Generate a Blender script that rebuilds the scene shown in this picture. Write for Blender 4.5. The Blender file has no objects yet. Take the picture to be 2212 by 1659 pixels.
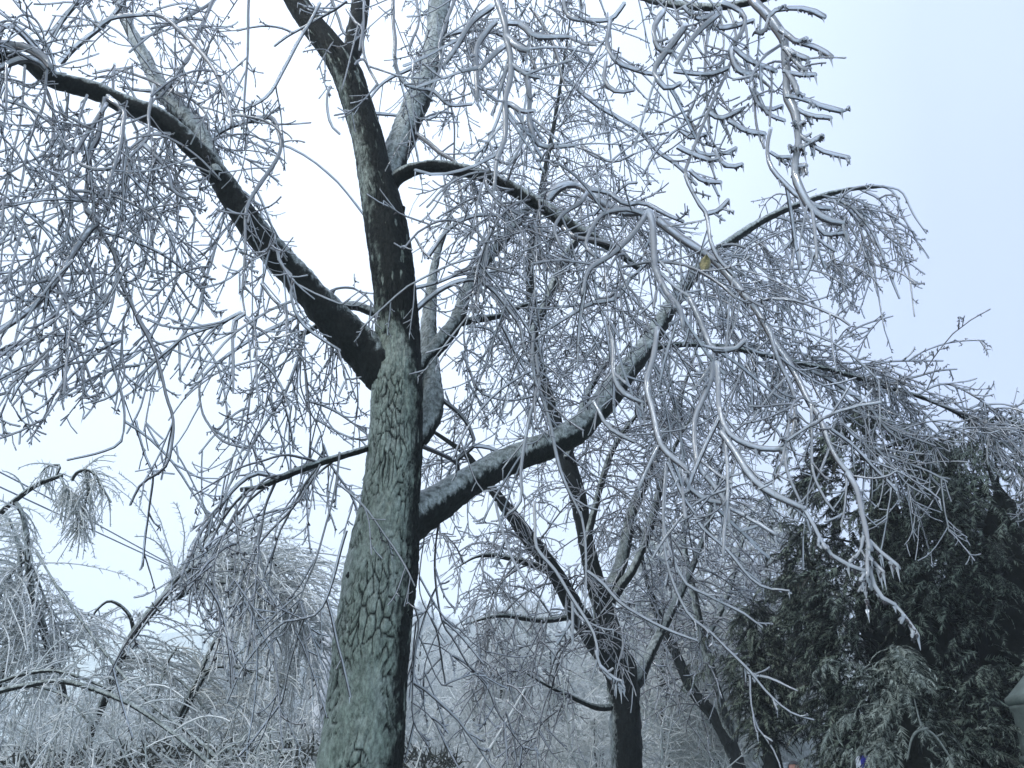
import bpy, math, random
import numpy as np
from math import radians, sin, cos, tan, pi

rng = np.random.default_rng(11)
random.seed(11)
scene = bpy.context.scene
COL = scene.collection

# ------------------------------------------------------------------ camera
CAMZ, PITCH, HFOV = 1.45, radians(26.5), radians(66)
F = 1106.0 / tan(HFOV / 2)
cd = bpy.data.cameras.new('camera')
cd.sensor_width = 36
cd.lens = 18 / tan(HFOV / 2)
cd.clip_end = 2000
cam = bpy.data.objects.new('camera', cd)
COL.objects.link(cam)
cam.location = (0, 0, CAMZ)
cam.rotation_euler = (pi / 2 + PITCH, 0, 0)
scene.camera = cam

# ------------------------------------------------------------------ sky
SUN_EL, SUN_AZ = radians(42), radians(-128)          # azimuth clockwise from +Y: from the left, behind the viewer
w = bpy.data.worlds.new('World')
scene.world = w
w.use_nodes = True
nt = w.node_tree
for n in list(nt.nodes):
    nt.nodes.remove(n)
out = nt.nodes.new('ShaderNodeOutputWorld')
bg = nt.nodes.new('ShaderNodeBackground')
sky = nt.nodes.new('ShaderNodeTexSky')
sky.sky_type = 'NISHITA'
sky.sun_disc = False
sky.sun_elevation = SUN_EL
sky.sun_rotation = SUN_AZ
sky.air_density = 1.0
sky.dust_density = 3.0
tc = nt.nodes.new('ShaderNodeTexCoord')
sep = nt.nodes.new('ShaderNodeSeparateXYZ')
nt.links.new(tc.outputs['Generated'], sep.inputs[0])
mr = nt.nodes.new('ShaderNodeMapRange')               # cloud deck thins towards the right
mr.inputs[1].default_value = -0.05
mr.inputs[2].default_value = 0.56
nt.links.new(sep.outputs['X'], mr.inputs[0])
ns = nt.nodes.new('ShaderNodeTexNoise')
ns.inputs['Scale'].default_value = 2.2
ns.inputs['Detail'].default_value = 3
nt.links.new(tc.outputs['Generated'], ns.inputs['Vector'])
ad = nt.nodes.new('ShaderNodeMath')
ad.operation = 'MULTIPLY_ADD'
ad.inputs[1].default_value = 0.34
nt.links.new(ns.outputs['Fac'], ad.inputs[0])
nt.links.new(mr.outputs[0], ad.inputs[2])
cl = nt.nodes.new('ShaderNodeMix')
cl.data_type = 'RGBA'
cl.inputs[6].default_value = (7.5, 8.65, 10.5, 1)
cl.inputs[7].default_value = (4.15, 4.92, 6.9, 1)
nt.links.new(ad.outputs[0], cl.inputs[0])
mx = nt.nodes.new('ShaderNodeMix')
mx.data_type = 'RGBA'
mx.inputs[0].default_value = 0.9                      # nine tenths cloud, one tenth clear sky
nt.links.new(sky.outputs[0], mx.inputs[6])
nt.links.new(cl.outputs[2], mx.inputs[7])
zf = nt.nodes.new('ShaderNodeMath')
zf.operation = 'MULTIPLY_ADD'
zf.inputs[1].default_value = 0.5
zf.inputs[2].default_value = 0.72
nt.links.new(sep.outputs['Z'], zf.inputs[0])
ct = nt.nodes.new('ShaderNodeMath')
ct.operation = 'MULTIPLY_ADD'
ct.inputs[1].default_value = 0.16
nt.links.new(ns.outputs['Fac'], ct.inputs[0])
nt.links.new(zf.outputs[0], ct.inputs[2])
zx = nt.nodes.new('ShaderNodeMix')
zx.data_type = 'RGBA'
zx.blend_type = 'MULTIPLY'
zx.inputs[0].default_value = 1
nt.links.new(mx.outputs[2], zx.inputs[6])
nt.links.new(ct.outputs[0], zx.inputs[7])
nt.links.new(zx.outputs[2], bg.inputs[0])
bg.inputs[1].default_value = 0.1
nt.links.new(bg.outputs[0], out.inputs[0])

sl = bpy.data.lights.new('sun', 'SUN')
sl.energy = 1.5
sl.angle = radians(18)
sl.color = (1.0, 0.985, 0.96)
so = bpy.data.objects.new('sun', sl)
COL.objects.link(so)
so.location = (-20, -20, 30)
so.rotation_euler = (pi / 2 - SUN_EL, 0, -SUN_AZ + pi)  # lamp -Z aims away from the sun

scene.view_settings.view_transform = 'Standard'
scene.view_settings.look = 'None'
scene.view_settings.gamma = 1
scene.view_settings.exposure = 0.68
scene.view_settings.use_curve_mapping = False
cy = scene.cycles
cy.max_bounces = 5
cy.diffuse_bounces = 3
cy.glossy_bounces = 2
cy.transmission_bounces = 3
cy.volume_bounces = 2
cy.transparent_max_bounces = 14
cy.use_denoising = True
cy.volume_step_rate = 2

# ------------------------------------------------------------------ helpers
cP, sP = cos(PITCH), sin(PITCH)


def at(px, py, Y):
    """ray through a point of the 2212-wide view, met at forward distance Y -> (point, depth)"""
    a = (px - 1106) / F
    b = (829.5 - py) / F
    t = Y / (cP - b * sP)
    return np.array([a * t, Y, CAMZ + (sP + b * cP) * t]), t


def project(p):
    d = p - np.array([0, 0, CAMZ])
    dep = d[..., 1] * cP + d[..., 2] * sP
    up = -d[..., 1] * sP + d[..., 2] * cP
    dep = np.where(np.abs(dep) < 1e-3, 1e-3, dep)
    return 1106 + F * d[..., 0] / dep, 829.5 - F * up / dep, dep


def _h(ix, iy, iz):
    n = (ix * 374761393 + iy * 668265263 + iz * 2147483647 * 3 + 1013) & 0xffffffff
    n = ((n ^ (n >> 13)) * 1274126177) & 0xffffffff
    return ((n ^ (n >> 16)) & 0xffff) / 65535.0


def vnoise(p):
    p = np.asarray(p, float)
    i = np.floor(p).astype(np.int64)
    f = p - i
    f = f * f * (3 - 2 * f)
    r = 0
    for dx in (0, 1):
        for dy in (0, 1):
            for dz in (0, 1):
                wgt = (f[..., 0] if dx else 1 - f[..., 0]) * (f[..., 1] if dy else 1 - f[..., 1]) * (f[..., 2] if dz else 1 - f[..., 2])
                r = r + wgt * _h(i[..., 0] + dx, i[..., 1] + dy, i[..., 2] + dz)
    return r * 2 - 1


def fbm(p, o=3):
    r, a = 0, 1.0
    for k in range(o):
        r = r + a * vnoise(np.asarray(p) * 2 ** k + 17.3 * k)
        a *= 0.5
    return r


def norm(v):
    return v / np.maximum(np.linalg.norm(v, axis=-1, keepdims=True), 1e-9)


def tangents(C):
    T = np.empty_like(C)
    T[..., 1:-1, :] = C[..., 2:, :] - C[..., :-2, :]
    T[..., 0, :] = C[..., 1, :] - C[..., 0, :]
    T[..., -1, :] = C[..., -1, :] - C[..., -2, :]
    return norm(T)


def frames(C, Wd):
    T = tangents(C)
    u = Wd - np.sum(Wd * T, -1, keepdims=True) * T
    u = norm(u + 1e-3 * np.array([0.31, 0.83, 0.2]))
    u = norm(u - np.sum(u * T, -1, keepdims=True) * T)
    return T, u, np.cross(T, u)


def tubes(C, R, sides, Wd=None, off=None):
    """C (K,P,3) centre lines, R (K,P) radii -> verts, quads; off moves each ring along the Wd side"""
    if C.ndim == 2:
        C, R = C[None], R[None]
    if Wd is None:
        Wd = np.array([0.1, -0.3, 0.95])
    K, P = R.shape
    T, u, v = frames(C, Wd)
    if off is not None:
        C = C + u * off[..., None]
    th = np.arange(sides) * 2 * pi / sides
    ring = cos_ = np.cos(th)[None, None, :, None] * u[:, :, None, :] + np.sin(th)[None, None, :, None] * v[:, :, None, :]
    V = C[:, :, None, :] + R[:, :, None, None] * ring
    idx = np.arange(K * P * sides).reshape(K, P, sides)
    a = idx[:, :-1, :]
    b = idx[:, 1:, :]
    q = np.stack([a, np.roll(a, -1, 2), np.roll(b, -1, 2), b], -1).reshape(-1, 4)
    return V.reshape(-1, 3), q


class Geo:
    def __init__(s):
        s.v, s.q, s.m, s.n = [], [], [], 0

    def add(s, V, Q, m=0):
        s.v.append(V)
        s.q.append(Q + s.n)
        s.m.append(np.full(len(Q), m, np.int32))
        s.n += len(V)
        return s

    def mesh(s, name, mats, smooth=True, attrs=None):
        me = bpy.data.meshes.new(name)
        V = np.concatenate(s.v) if s.v else np.zeros((0, 3))
        groups = {}
        nv = len(V)
        loops, starts, totals, mi = [], [], [], []
        pos = 0
        for q, m in zip(s.q, s.m):
            k = q.shape[1]
            loops.append(q.reshape(-1))
            starts.append(pos + np.arange(len(q)) * k)
            totals.append(np.full(len(q), k))
            mi.append(m)
            pos += len(q) * k
        loops = np.concatenate(loops).astype(np.int32)
        starts = np.concatenate(starts).astype(np.int32)
        mi = np.concatenate(mi).astype(np.int32)
        me.vertices.add(nv)
        me.vertices.foreach_set('co', V.astype(np.float32).reshape(-1))
        me.loops.add(len(loops))
        me.loops.foreach_set('vertex_index', loops)
        me.polygons.add(len(starts))
        me.polygons.foreach_set('loop_start', starts)
        me.polygons.foreach_set('material_index', mi)
        me.polygons.foreach_set('use_smooth', np.full(len(starts), smooth, bool))
        for m in mats:
            me.materials.append(m)
        for k, val in (attrs or {}).items():
            a = me.attributes.new(k, 'FLOAT', 'POINT')
            a.data.foreach_set('value', np.asarray(val, np.float32))
        me.update(calc_edges=True)
        return me


def obj(name, me, parent=None, kind=None, label=None, cat=None, group=None, loc=None):
    o = bpy.data.objects.new(name, me)
    COL.objects.link(o)
    if parent is not None:
        o.parent = parent
    tag(o, label, cat, group, kind)
    if loc is not None:
        o.location = loc
    return o


def tag(o, label=None, cat=None, group=None, kind=None):
    for k, val in (('label', label), ('category', cat), ('group', group), ('kind', kind)):
        if val:
            o[k] = val
    return o


def thing(name, label, cat, loc=(0, 0, 0), group=None):
    o = obj(name, None, None, None, label, cat, group, loc)
    o.empty_display_size = 0.2
    return o


def local(V, o):
    return V - np.array(o.location)


def box(cx, cy, cz, sx, sy, sz, bev=0.0):
    """bevelled box: an octagonal-profile block from stacked rings"""
    hx, hy, hz = sx / 2, sy / 2, sz / 2
    b = bev or min(sx, sy, sz) * 0.05

    def ring(ix, iy, z):
        x, y = hx - ix, hy - iy
        return [(-x + b, -y, z), (x - b, -y, z), (x, -y + b, z), (x, y - b, z), (x - b, y, z), (-x + b, y, z), (-x, y - b, z), (-x, -y + b, z)]
    R = [ring(b, b, -hz), ring(0, 0, -hz + b), ring(0, 0, hz - b), ring(b, b, hz)]
    V = np.array([p for r in R for p in r]) + np.array([cx, cy, cz])
    Q = [(k * 8 + i, k * 8 + (i + 1) % 8, k * 8 + 8 + (i + 1) % 8, k * 8 + 8 + i) for k in range(3) for i in range(8)]
    n = len(V)
    V = np.vstack([V, V[:8].mean(0), V[24:32].mean(0)])
    Q += [((i + 1) % 8, i, n, n) for i in range(8)]
    Q += [(24 + i, 24 + (i + 1) % 8, n + 1, n + 1) for i in range(8)]
    return tri_fix(V, np.array(Q))


def tri_fix(V, Q):
    return V, Q


def add_mixed(g, V, Q, m=0):
    """quads whose last two corners coincide become triangles"""
    t = Q[:, 2] == Q[:, 3]
    base = g.n
    g.v.append(V)
    if (~t).any():
        g.q.append(Q[~t] + base)
        g.m.append(np.full((~t).sum(), m, np.int32))
    if t.any():
        g.q.append(Q[t][:, :3] + base)
        g.m.append(np.full(t.sum(), m, np.int32))
    g.n += len(V)
    return g


def lathe(prof, sides=24, centre=(0, 0, 0)):
    P = np.array(prof, float)
    C = np.stack([np.zeros(len(P)), np.zeros(len(P)), P[:, 1]], -1) + np.array(centre)
    th = np.arange(sides) * 2 * pi / sides
    V = np.stack([P[:, :1] * np.cos(th), P[:, :1] * np.sin(th), np.repeat(P[:, 1:], sides, 1)], -1) + np.array(centre)
    idx = np.arange(len(P) * sides).reshape(len(P), sides)
    a, b = idx[:-1], idx[1:]
    Q = np.stack([a, np.roll(a, -1, 1), np.roll(b, -1, 1), b], -1).reshape(-1, 4)
    return V.reshape(-1, 3), Q


# ------------------------------------------------------------------ materials
def mat(name):
    m = bpy.data.materials.new(name)
    m.use_nodes = True
    t = m.node_tree
    for n in list(t.nodes):
        t.nodes.remove(n)
    o = t.nodes.new('ShaderNodeOutputMaterial')
    return m, t, o


def nd(t, typ, **kw):
    n = t.nodes.new(typ)
    for k, val in kw.items():
        if k in ('operation', 'data_type', 'blend_type', 'attribute_name', 'feature', 'invert'):
            setattr(n, k, val)
        else:
            n.inputs[k.replace('_', ' ') if isinstance(k, str) and k.replace('_', ' ') in n.inputs else k].default_value = val
    return n


def ramp(t, fac, stops):
    r = t.nodes.new('ShaderNodeValToRGB')
    el = r.color_ramp.elements
    while len(el) < len(stops):
        el.new(0.5)
    for e, (p, c) in zip(el, stops):
        e.position = p
        e.color = (*c, 1) if len(c) == 3 else c
    t.links.new(fac, r.inputs[0])
    return r.outputs[0]


def noise(t, scale, detail=4, vec=None, rough=0.6):
    n = t.nodes.new('ShaderNodeTexNoise')
    n.inputs['Scale'].default_value = scale
    n.inputs['Detail'].default_value = detail
    n.inputs['Roughness'].default_value = rough
    if vec is None:
        g = t.nodes.new('ShaderNodeTexCoord')
        vec = g.outputs['Object']
    t.links.new(vec, n.inputs['Vector'])
    return n.outputs['Fac']


def principled(name, stops, scale=8.0, rough=0.7, bump=0.0, bscale=40.0, spec=0.5, metal=0.0, detail=4):
    m, t, o = mat(name)
    p = t.nodes.new('ShaderNodeBsdfPrincipled')
    p.inputs['Roughness'].default_value = rough
    p.inputs['Specular IOR Level'].default_value = spec
    p.inputs['Metallic'].default_value = metal
    t.links.new(ramp(t, noise(t, scale, detail), stops), p.inputs['Base Color'])
    if bump:
        b = t.nodes.new('ShaderNodeBump')
        b.inputs['Strength'].default_value = bump
        b.inputs['Distance'].default_value = 0.01
        t.links.new(noise(t, bscale, 5), b.inputs['Height'])
        t.links.new(b.outputs[0], p.inputs['Normal'])
    t.links.new(p.outputs[0], o.inputs[0])
    return m


def ice_mat(name, c0, c1, transl=0.45, clear=0.12, gloss=0.1, island=True):
    m, t, o = mat(name)
    if island:
        g = t.nodes.new('ShaderNodeNewGeometry')
        f = g.outputs['Random Per Island']
    else:
        f = noise(t, 6)
    col = ramp(t, f, [(0.0, c0), (1.0, c1)])
    d = t.nodes.new('ShaderNodeBsdfDiffuse')
    tr = t.nodes.new('ShaderNodeBsdfTranslucent')
    t.links.new(col, d.inputs[0])
    t.links.new(col, tr.inputs[0])
    m1 = t.nodes.new('ShaderNodeMixShader')
    m1.inputs[0].default_value = transl
    t.links.new(d.outputs[0], m1.inputs[1])
    t.links.new(tr.outputs[0], m1.inputs[2])
    last = m1
    if clear:
        tp = t.nodes.new('ShaderNodeBsdfTransparent')
        tp.inputs[0].default_value = (0.92, 0.96, 0.99, 1)
        m2 = t.nodes.new('ShaderNodeMixShader')
        lw = t.nodes.new('ShaderNodeLayerWeight')
        lw.inputs[0].default_value = 0.5
        mrr = t.nodes.new('ShaderNodeMapRange')
        mrr.inputs[1].default_value = 0.25
        mrr.inputs[2].default_value = 0.95
        mrr.inputs[3].default_value = clear
        mrr.inputs[4].default_value = 0.72
        t.links.new(lw.outputs['Facing'], mrr.inputs[0])
        t.links.new(mrr.outputs[0], m2.inputs[0])
        t.links.new(m1.outputs[0], m2.inputs[1])
        t.links.new(tp.outputs[0], m2.inputs[2])
        last = m2
    gl = t.nodes.new('ShaderNodeBsdfGlossy')
    gl.inputs['Roughness'].default_value = gloss
    fr = t.nodes.new('ShaderNodeFresnel')
    fr.inputs[0].default_value = 1.5
    if bump_ice:
        b = t.nodes.new('ShaderNodeBump')
        b.inputs['Strength'].default_value = 0.35
        b.inputs['Distance'].default_value = 0.004
        t.links.new(noise(t, 55, 3), b.inputs['Height'])
        t.links.new(b.outputs[0], gl.inputs['Normal'])
        t.links.new(b.outputs[0], d.inputs['Normal'])
    m3 = t.nodes.new('ShaderNodeMixShader')
    t.links.new(fr.outputs[0], m3.inputs[0])
    t.links.new(last.outputs[0], m3.inputs[1])
    t.links.new(gl.outputs[0], m3.inputs[2])
    t.links.new(m3.outputs[0], o.inputs[0])
    return m


bump_ice = True
M_ICE = ice_mat('clear_ice', (0.80, 0.86, 0.93), (0.95, 0.98, 1.0), 0.5, 0.48, 0.06)
bump_ice = False
M_FROST = ice_mat('frosted_ice', (0.50, 0.55, 0.53), (0.84, 0.88, 0.87), 0.35, 0.0, 0.25)
M_PALE = ice_mat('pale_ice', (0.64, 0.69, 0.69), (0.86, 0.90, 0.90), 0.35, 0.0, 0.25)
M_WOOD = principled('wet_twig_bark', [(0.3, (0.010, 0.010, 0.014)), (0.7, (0.028, 0.027, 0.032))], 30, 0.45)
M_BARK = principled('wet_limb_bark', [(0.3, (0.004, 0.006, 0.006)), (0.75, (0.018, 0.024, 0.021))], 26, 0.6, 0.9, 60, 0.15)
M_GLAZE = principled('glazed_limb_bark', [(0.25, (0.07, 0.095, 0.085)), (0.5, (0.16, 0.20, 0.19)), (0.75, (0.30, 0.355, 0.35))], 14, 0.25, 0.5, 45, 0.5)


def trunk_mat(name, stops, soft):
    """bark under a skin of ice on the weather side, bare and painted shade-dark opposite"""
    m, t, o = mat(name)
    p = t.nodes.new('ShaderNodeBsdfPrincipled')
    tcx = t.nodes.new('ShaderNodeTexCoord')
    mp = t.nodes.new('ShaderNodeMapping')
    mp.inputs['Scale'].default_value = (1, 1, 0.5)
    t.links.new(tcx.outputs['Object'], mp.inputs[0])
    n1 = noise(t, 6, 6, mp.outputs[0], 0.7)
    n2 = noise(t, 60, 6, mp.outputs[0], 0.75)
    n3 = noise(t, 2.0, 3, mp.outputs[0])
    n4 = noise(t, 26, 5, mp.outputs[0], 0.7)

    def mul(a, b, f=1.0):
        x = nd(t, 'ShaderNodeMix', data_type='RGBA', blend_type='MULTIPLY')
        if isinstance(f, float):
            x.inputs[0].default_value = f
        else:
            t.links.new(f, x.inputs[0])
        t.links.new(a, x.inputs[6])
        t.links.new(b, x.inputs[7])
        return x.outputs[2]
    c = ramp(t, n1, stops)
    c = mul(c, ramp(t, n2, [(0.36, (0.45, 0.48, 0.45)), (0.5, (1, 1, 1)), (0.66, (1.4, 1.38, 1.38))]))
    c = mul(c, ramp(t, n4, [(0.36, (0.62, 0.64, 0.62)), (0.5, (1, 1, 1)), (0.68, (1.25, 1.25, 1.27))]))
    vo = t.nodes.new('ShaderNodeTexVoronoi')
    vo.feature = 'DISTANCE_TO_EDGE'
    vo.inputs['Scale'].default_value = 34
    wn = t.nodes.new('ShaderNodeTexNoise')
    wn.inputs['Scale'].default_value = 18
    wn.inputs['Detail'].default_value = 4
    t.links.new(mp.outputs[0], wn.inputs['Vector'])
    wv = nd(t, 'ShaderNodeMix', data_type='VECTOR')
    wv.inputs[0].default_value = 0.08
    t.links.new(mp.outputs[0], wv.inputs[4])
    t.links.new(wn.outputs['Color'], wv.inputs[5])
    t.links.new(wv.outputs[1], vo.inputs['Vector'])
    c = mul(c, ramp(t, vo.outputs['Distance'], [(0.0, (0.30, 0.32, 0.31)), (0.05, (0.85, 0.86, 0.85)), (0.2, (1.08, 1.08, 1.08))]), ramp(t, n3, [(0.40, (0.15, 0.15, 0.15)), (0.6, (0.95, 0.95, 0.95))]))
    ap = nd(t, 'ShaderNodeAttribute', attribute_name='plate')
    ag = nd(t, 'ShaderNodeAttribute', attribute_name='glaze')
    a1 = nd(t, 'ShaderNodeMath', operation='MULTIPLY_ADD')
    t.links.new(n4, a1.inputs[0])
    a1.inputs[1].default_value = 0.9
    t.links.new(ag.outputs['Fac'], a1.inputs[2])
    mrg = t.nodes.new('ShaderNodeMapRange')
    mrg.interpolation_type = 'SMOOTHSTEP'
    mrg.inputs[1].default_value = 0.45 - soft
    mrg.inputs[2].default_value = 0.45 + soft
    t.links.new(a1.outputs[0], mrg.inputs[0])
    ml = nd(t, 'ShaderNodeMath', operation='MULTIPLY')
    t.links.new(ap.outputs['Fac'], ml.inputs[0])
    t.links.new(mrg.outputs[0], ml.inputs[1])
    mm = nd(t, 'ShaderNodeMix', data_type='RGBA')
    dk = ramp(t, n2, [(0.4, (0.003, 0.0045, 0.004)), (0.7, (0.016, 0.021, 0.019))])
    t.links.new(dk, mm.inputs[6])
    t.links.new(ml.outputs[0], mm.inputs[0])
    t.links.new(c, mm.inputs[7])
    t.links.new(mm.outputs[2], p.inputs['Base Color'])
    rg = t.nodes.new('ShaderNodeMapRange')
    rg.inputs[3].default_value = 0.62
    rg.inputs[4].default_value = 0.3
    t.links.new(ml.outputs[0], rg.inputs[0])
    t.links.new(rg.outputs[0], p.inputs['Roughness'])
    sp_ = t.nodes.new('ShaderNodeMapRange')
    sp_.inputs[3].default_value = 0.10
    sp_.inputs[4].default_value = 0.4
    t.links.new(ml.outputs[0], sp_.inputs[0])
    t.links.new(sp_.outputs[0], p.inputs['Specular IOR Level'])
    b = t.nodes.new('ShaderNodeBump')
    b.inputs['Strength'].default_value = 0.9
    b.inputs['Distance'].default_value = 0.008
    hs = nd(t, 'ShaderNodeMath', operation='ADD')
    t.links.new(n2, hs.inputs[0])
    t.links.new(n4, hs.inputs[1])
    t.links.new(hs.outputs[0], b.inputs['Height'])
    t.links.new(b.outputs[0], p.inputs['Normal'])
    t.links.new(p.outputs[0], o.inputs[0])
    return m


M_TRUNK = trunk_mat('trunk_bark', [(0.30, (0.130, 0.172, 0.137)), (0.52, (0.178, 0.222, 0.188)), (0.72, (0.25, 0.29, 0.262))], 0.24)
M_LIMB = trunk_mat('limb_bark', [(0.28, (0.19, 0.225, 0.21)), (0.5, (0.29, 0.335, 0.325)), (0.75, (0.42, 0.47, 0.47))], 0.17)

# ------------------------------------------------------------------ curves
def resample(pts, n):
    """Catmull-Rom through the rows of pts, n samples even in arc length"""
    p = np.asarray(pts, float)
    if len(p) > 2:
        q = np.vstack([2 * p[0] - p[1], p, 2 * p[-1] - p[-2]])
        fine = []
        for i in range(1, len(q) - 2):
            tt = np.linspace(0, 1, 12, endpoint=False)[:, None]
            a, b, c, d = q[i - 1], q[i], q[i + 1], q[i + 2]
            fine.append(0.5 * ((2 * b) + (-a + c) * tt + (2 * a - 5 * b + 4 * c - d) * tt ** 2 + (-a + 3 * b - 3 * c + d) * tt ** 3))
        p = np.vstack(fine + [q[-2][None]])
    s = np.r_[0, np.cumsum(np.linalg.norm(np.diff(p[:, :3], axis=0), axis=1))]
    u = np.linspace(0, s[-1], n)
    return np.stack([np.interp(u, s, p[:, k]) for k in range(p.shape[1])], 1), s[-1]


def trace(pts, Y0, Y1, r0=None, r1=None, step=0.06, nmin=6, nmax=200):
    """pts: (px, py[, r_px]) -> centre line (n,3), radii (n,), length"""
    k = len(pts)
    arr = []
    cum = np.r_[0, np.cumsum([math.dist(pts[i][:2], pts[i + 1][:2]) for i in range(k - 1)])]
    cum = cum / cum[-1]
    for f, p in zip(cum, pts):
        c, t = at(p[0], p[1], Y0 + (Y1 - Y0) * f)
        r = p[2] if len(p) > 2 else r0 + (r1 - r0) * f
        arr.append([*c, r * t / F])
    arr = np.array(arr)
    L = np.linalg.norm(np.diff(arr[:, :3], axis=0), axis=1).sum()
    n = int(min(nmax, max(nmin, L / step)))
    a, L = resample(arr, n)
    return a[:, :3], a[:, 3], L


def zr(row, col, pts, s=1 / 3):
    return [(737.3 * col + x / 3, 553 * row + y / 3) + tuple(v / 3 for v in r) for x, y, *r in pts]


SKY_OPEN = [   # parts of the view where the photograph shows clear sky: the crown has its gaps there
    [(1845, -60), (2400, -60), (2400, 940), (2200, 900), (2060, 780), (1960, 735), (1870, 700), (1850, 640), (1900, 600), (2010, 640), (2020, 500), (1920, 390), (1840, 380)],
    [(1690, 205), (1720, 300), (1650, 380), (1560, 385), (1600, 330), (1650, 240)],
    [(-60, 975), (60, 960), (220, 890), (330, 1010), (270, 1090), (340, 1150), (380, 1200), (-60, 1240)],
    [(285, 870), (345, 860), (370, 960), (290, 960)],
    [(385, 870), (430, 880), (440, 960), (500, 985), (440, 1010), (390, 1000)],
    [(640, 330), (740, 330), (780, 480), (790, 590), (700, 590), (650, 520), (600, 470)],
    [(520, 60), (590, 60), (690, 190), (720, 300), (640, 230), (560, 160)],
    [(800, 60), (860, 60), (830, 150), (810, 200), (795, 130)],
]


def in_poly(x, y, poly):
    r = np.zeros(x.shape, bool)
    n = len(poly)
    for i in range(n):
        x1, y1 = poly[i]
        x2, y2 = poly[(i + 1) % n]
        c = ((y1 > y) != (y2 > y)) & (x < (x2 - x1) * (y - y1) / (y2 - y1 + 1e-9) + x1)
        r ^= c
    return r


def keep_mask(C, prob=0.93, off=0.0):
    """drop shoots that end in a gap of the crown"""
    x, y, d = project(C[:, -1] + off)
    xm, ym, _ = project(C[:, C.shape[1] // 2] + off)
    bad = np.zeros(len(C), bool)
    for p in SKY_OPEN:
        bad |= in_poly(x, y, p) | in_poly(xm, ym, p)
    bad &= rng.random(len(C)) < prob
    bad |= d < 1.2
    bad |= (xm < -330) | (xm > 2540) | (ym < -330)
    return ~bad


def grow(S, D, L, P, grav=0.0, up=0.0, wig=0.08):
    """S, D (K,3), L (K,) -> (K,P,3); grav pulls down evenly, up lifts the tip"""
    K = len(S)
    out_ = np.empty((K, P, 3))
    out_[:, 0] = S
    d = norm(D)
    st = (L / (P - 1))[:, None]
    gz = np.array([0, 0, 1.0])
    grav = np.broadcast_to(np.asarray(grav, float), (K,))[:, None]
    up = np.broadcast_to(np.asarray(up, float), (K,))[:, None]
    for i in range(1, P):
        f = i / (P - 1)
        d = d - gz * grav + gz * up * f + rng.normal(0, wig, (K, 3))
        d = norm(d)
        out_[:, i] = out_[:, i - 1] + d * st
    return out_


def side_dirs(T, K, along=0.5, lift=0.0):
    a = rng.normal(size=(K, 3))
    N = norm(a - np.sum(a * T, -1, keepdims=True) * T)
    return norm(N + T * along + np.array([0, 0, lift]))


def pick(C, n, lo=0.05, hi=1.0):
    """n places along each centre line of C (K,P,3) -> points, tangents, owners, fractions"""
    K, P, _ = C.shape
    k = np.repeat(np.arange(K), n) if np.isscalar(n) else np.repeat(np.arange(K), n)
    f = lo + (hi - lo) * rng.random(len(k))
    x = f * (P - 1)
    i = np.minimum(x.astype(int), P - 2)
    a = (x - i)[:, None]
    A, B = C[k, i], C[k, i + 1]
    return A * (1 - a) + B * a, norm(B - A), k, f


WIND = np.array([0.12, -0.42, 0.9])
WIND = WIND / np.linalg.norm(WIND)


def iced(g, C, Rw, Ri, si=6, sw=3, m_w=0, m_i=1, bulb=0.15, lump=0.10):
    """wood core low in a thicker sleeve of ice, many at once"""
    K, P = Rw.shape
    if sw:
        V, Q = tubes(C, Rw, sw, WIND)
        g.add(V, Q, m_w)
    f = np.linspace(0, 1, P)
    R = Ri * (1 + lump * rng.normal(size=(K, P))) * (1 + bulb * np.clip(f - 0.7, 0, 1) * 3)
    # rounded tip
    T = C[:, -1] - C[:, -2]
    T = norm(T)
    e1 = C[:, -1] + T * R[:, -1:] * 0.7
    e2 = C[:, -1] + T * R[:, -1:] * 1.0
    C2 = np.concatenate([C, e1[:, None], e2[:, None]], 1)
    off = np.concatenate([R + 0.1 * Rw, R[:, -1:] * 0.9, R[:, -1:] * 0.7], 1)
    R2 = np.concatenate([R, R[:, -1:] * 0.75, R[:, -1:] * 0.12], 1)
    Wd = norm(WIND + rng.normal(0, 0.28, (K, 1, 3)))
    V, Q = tubes(C2, R2, si, Wd, np.maximum(off, 0))
    g.add(V, Q, m_i)


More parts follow.
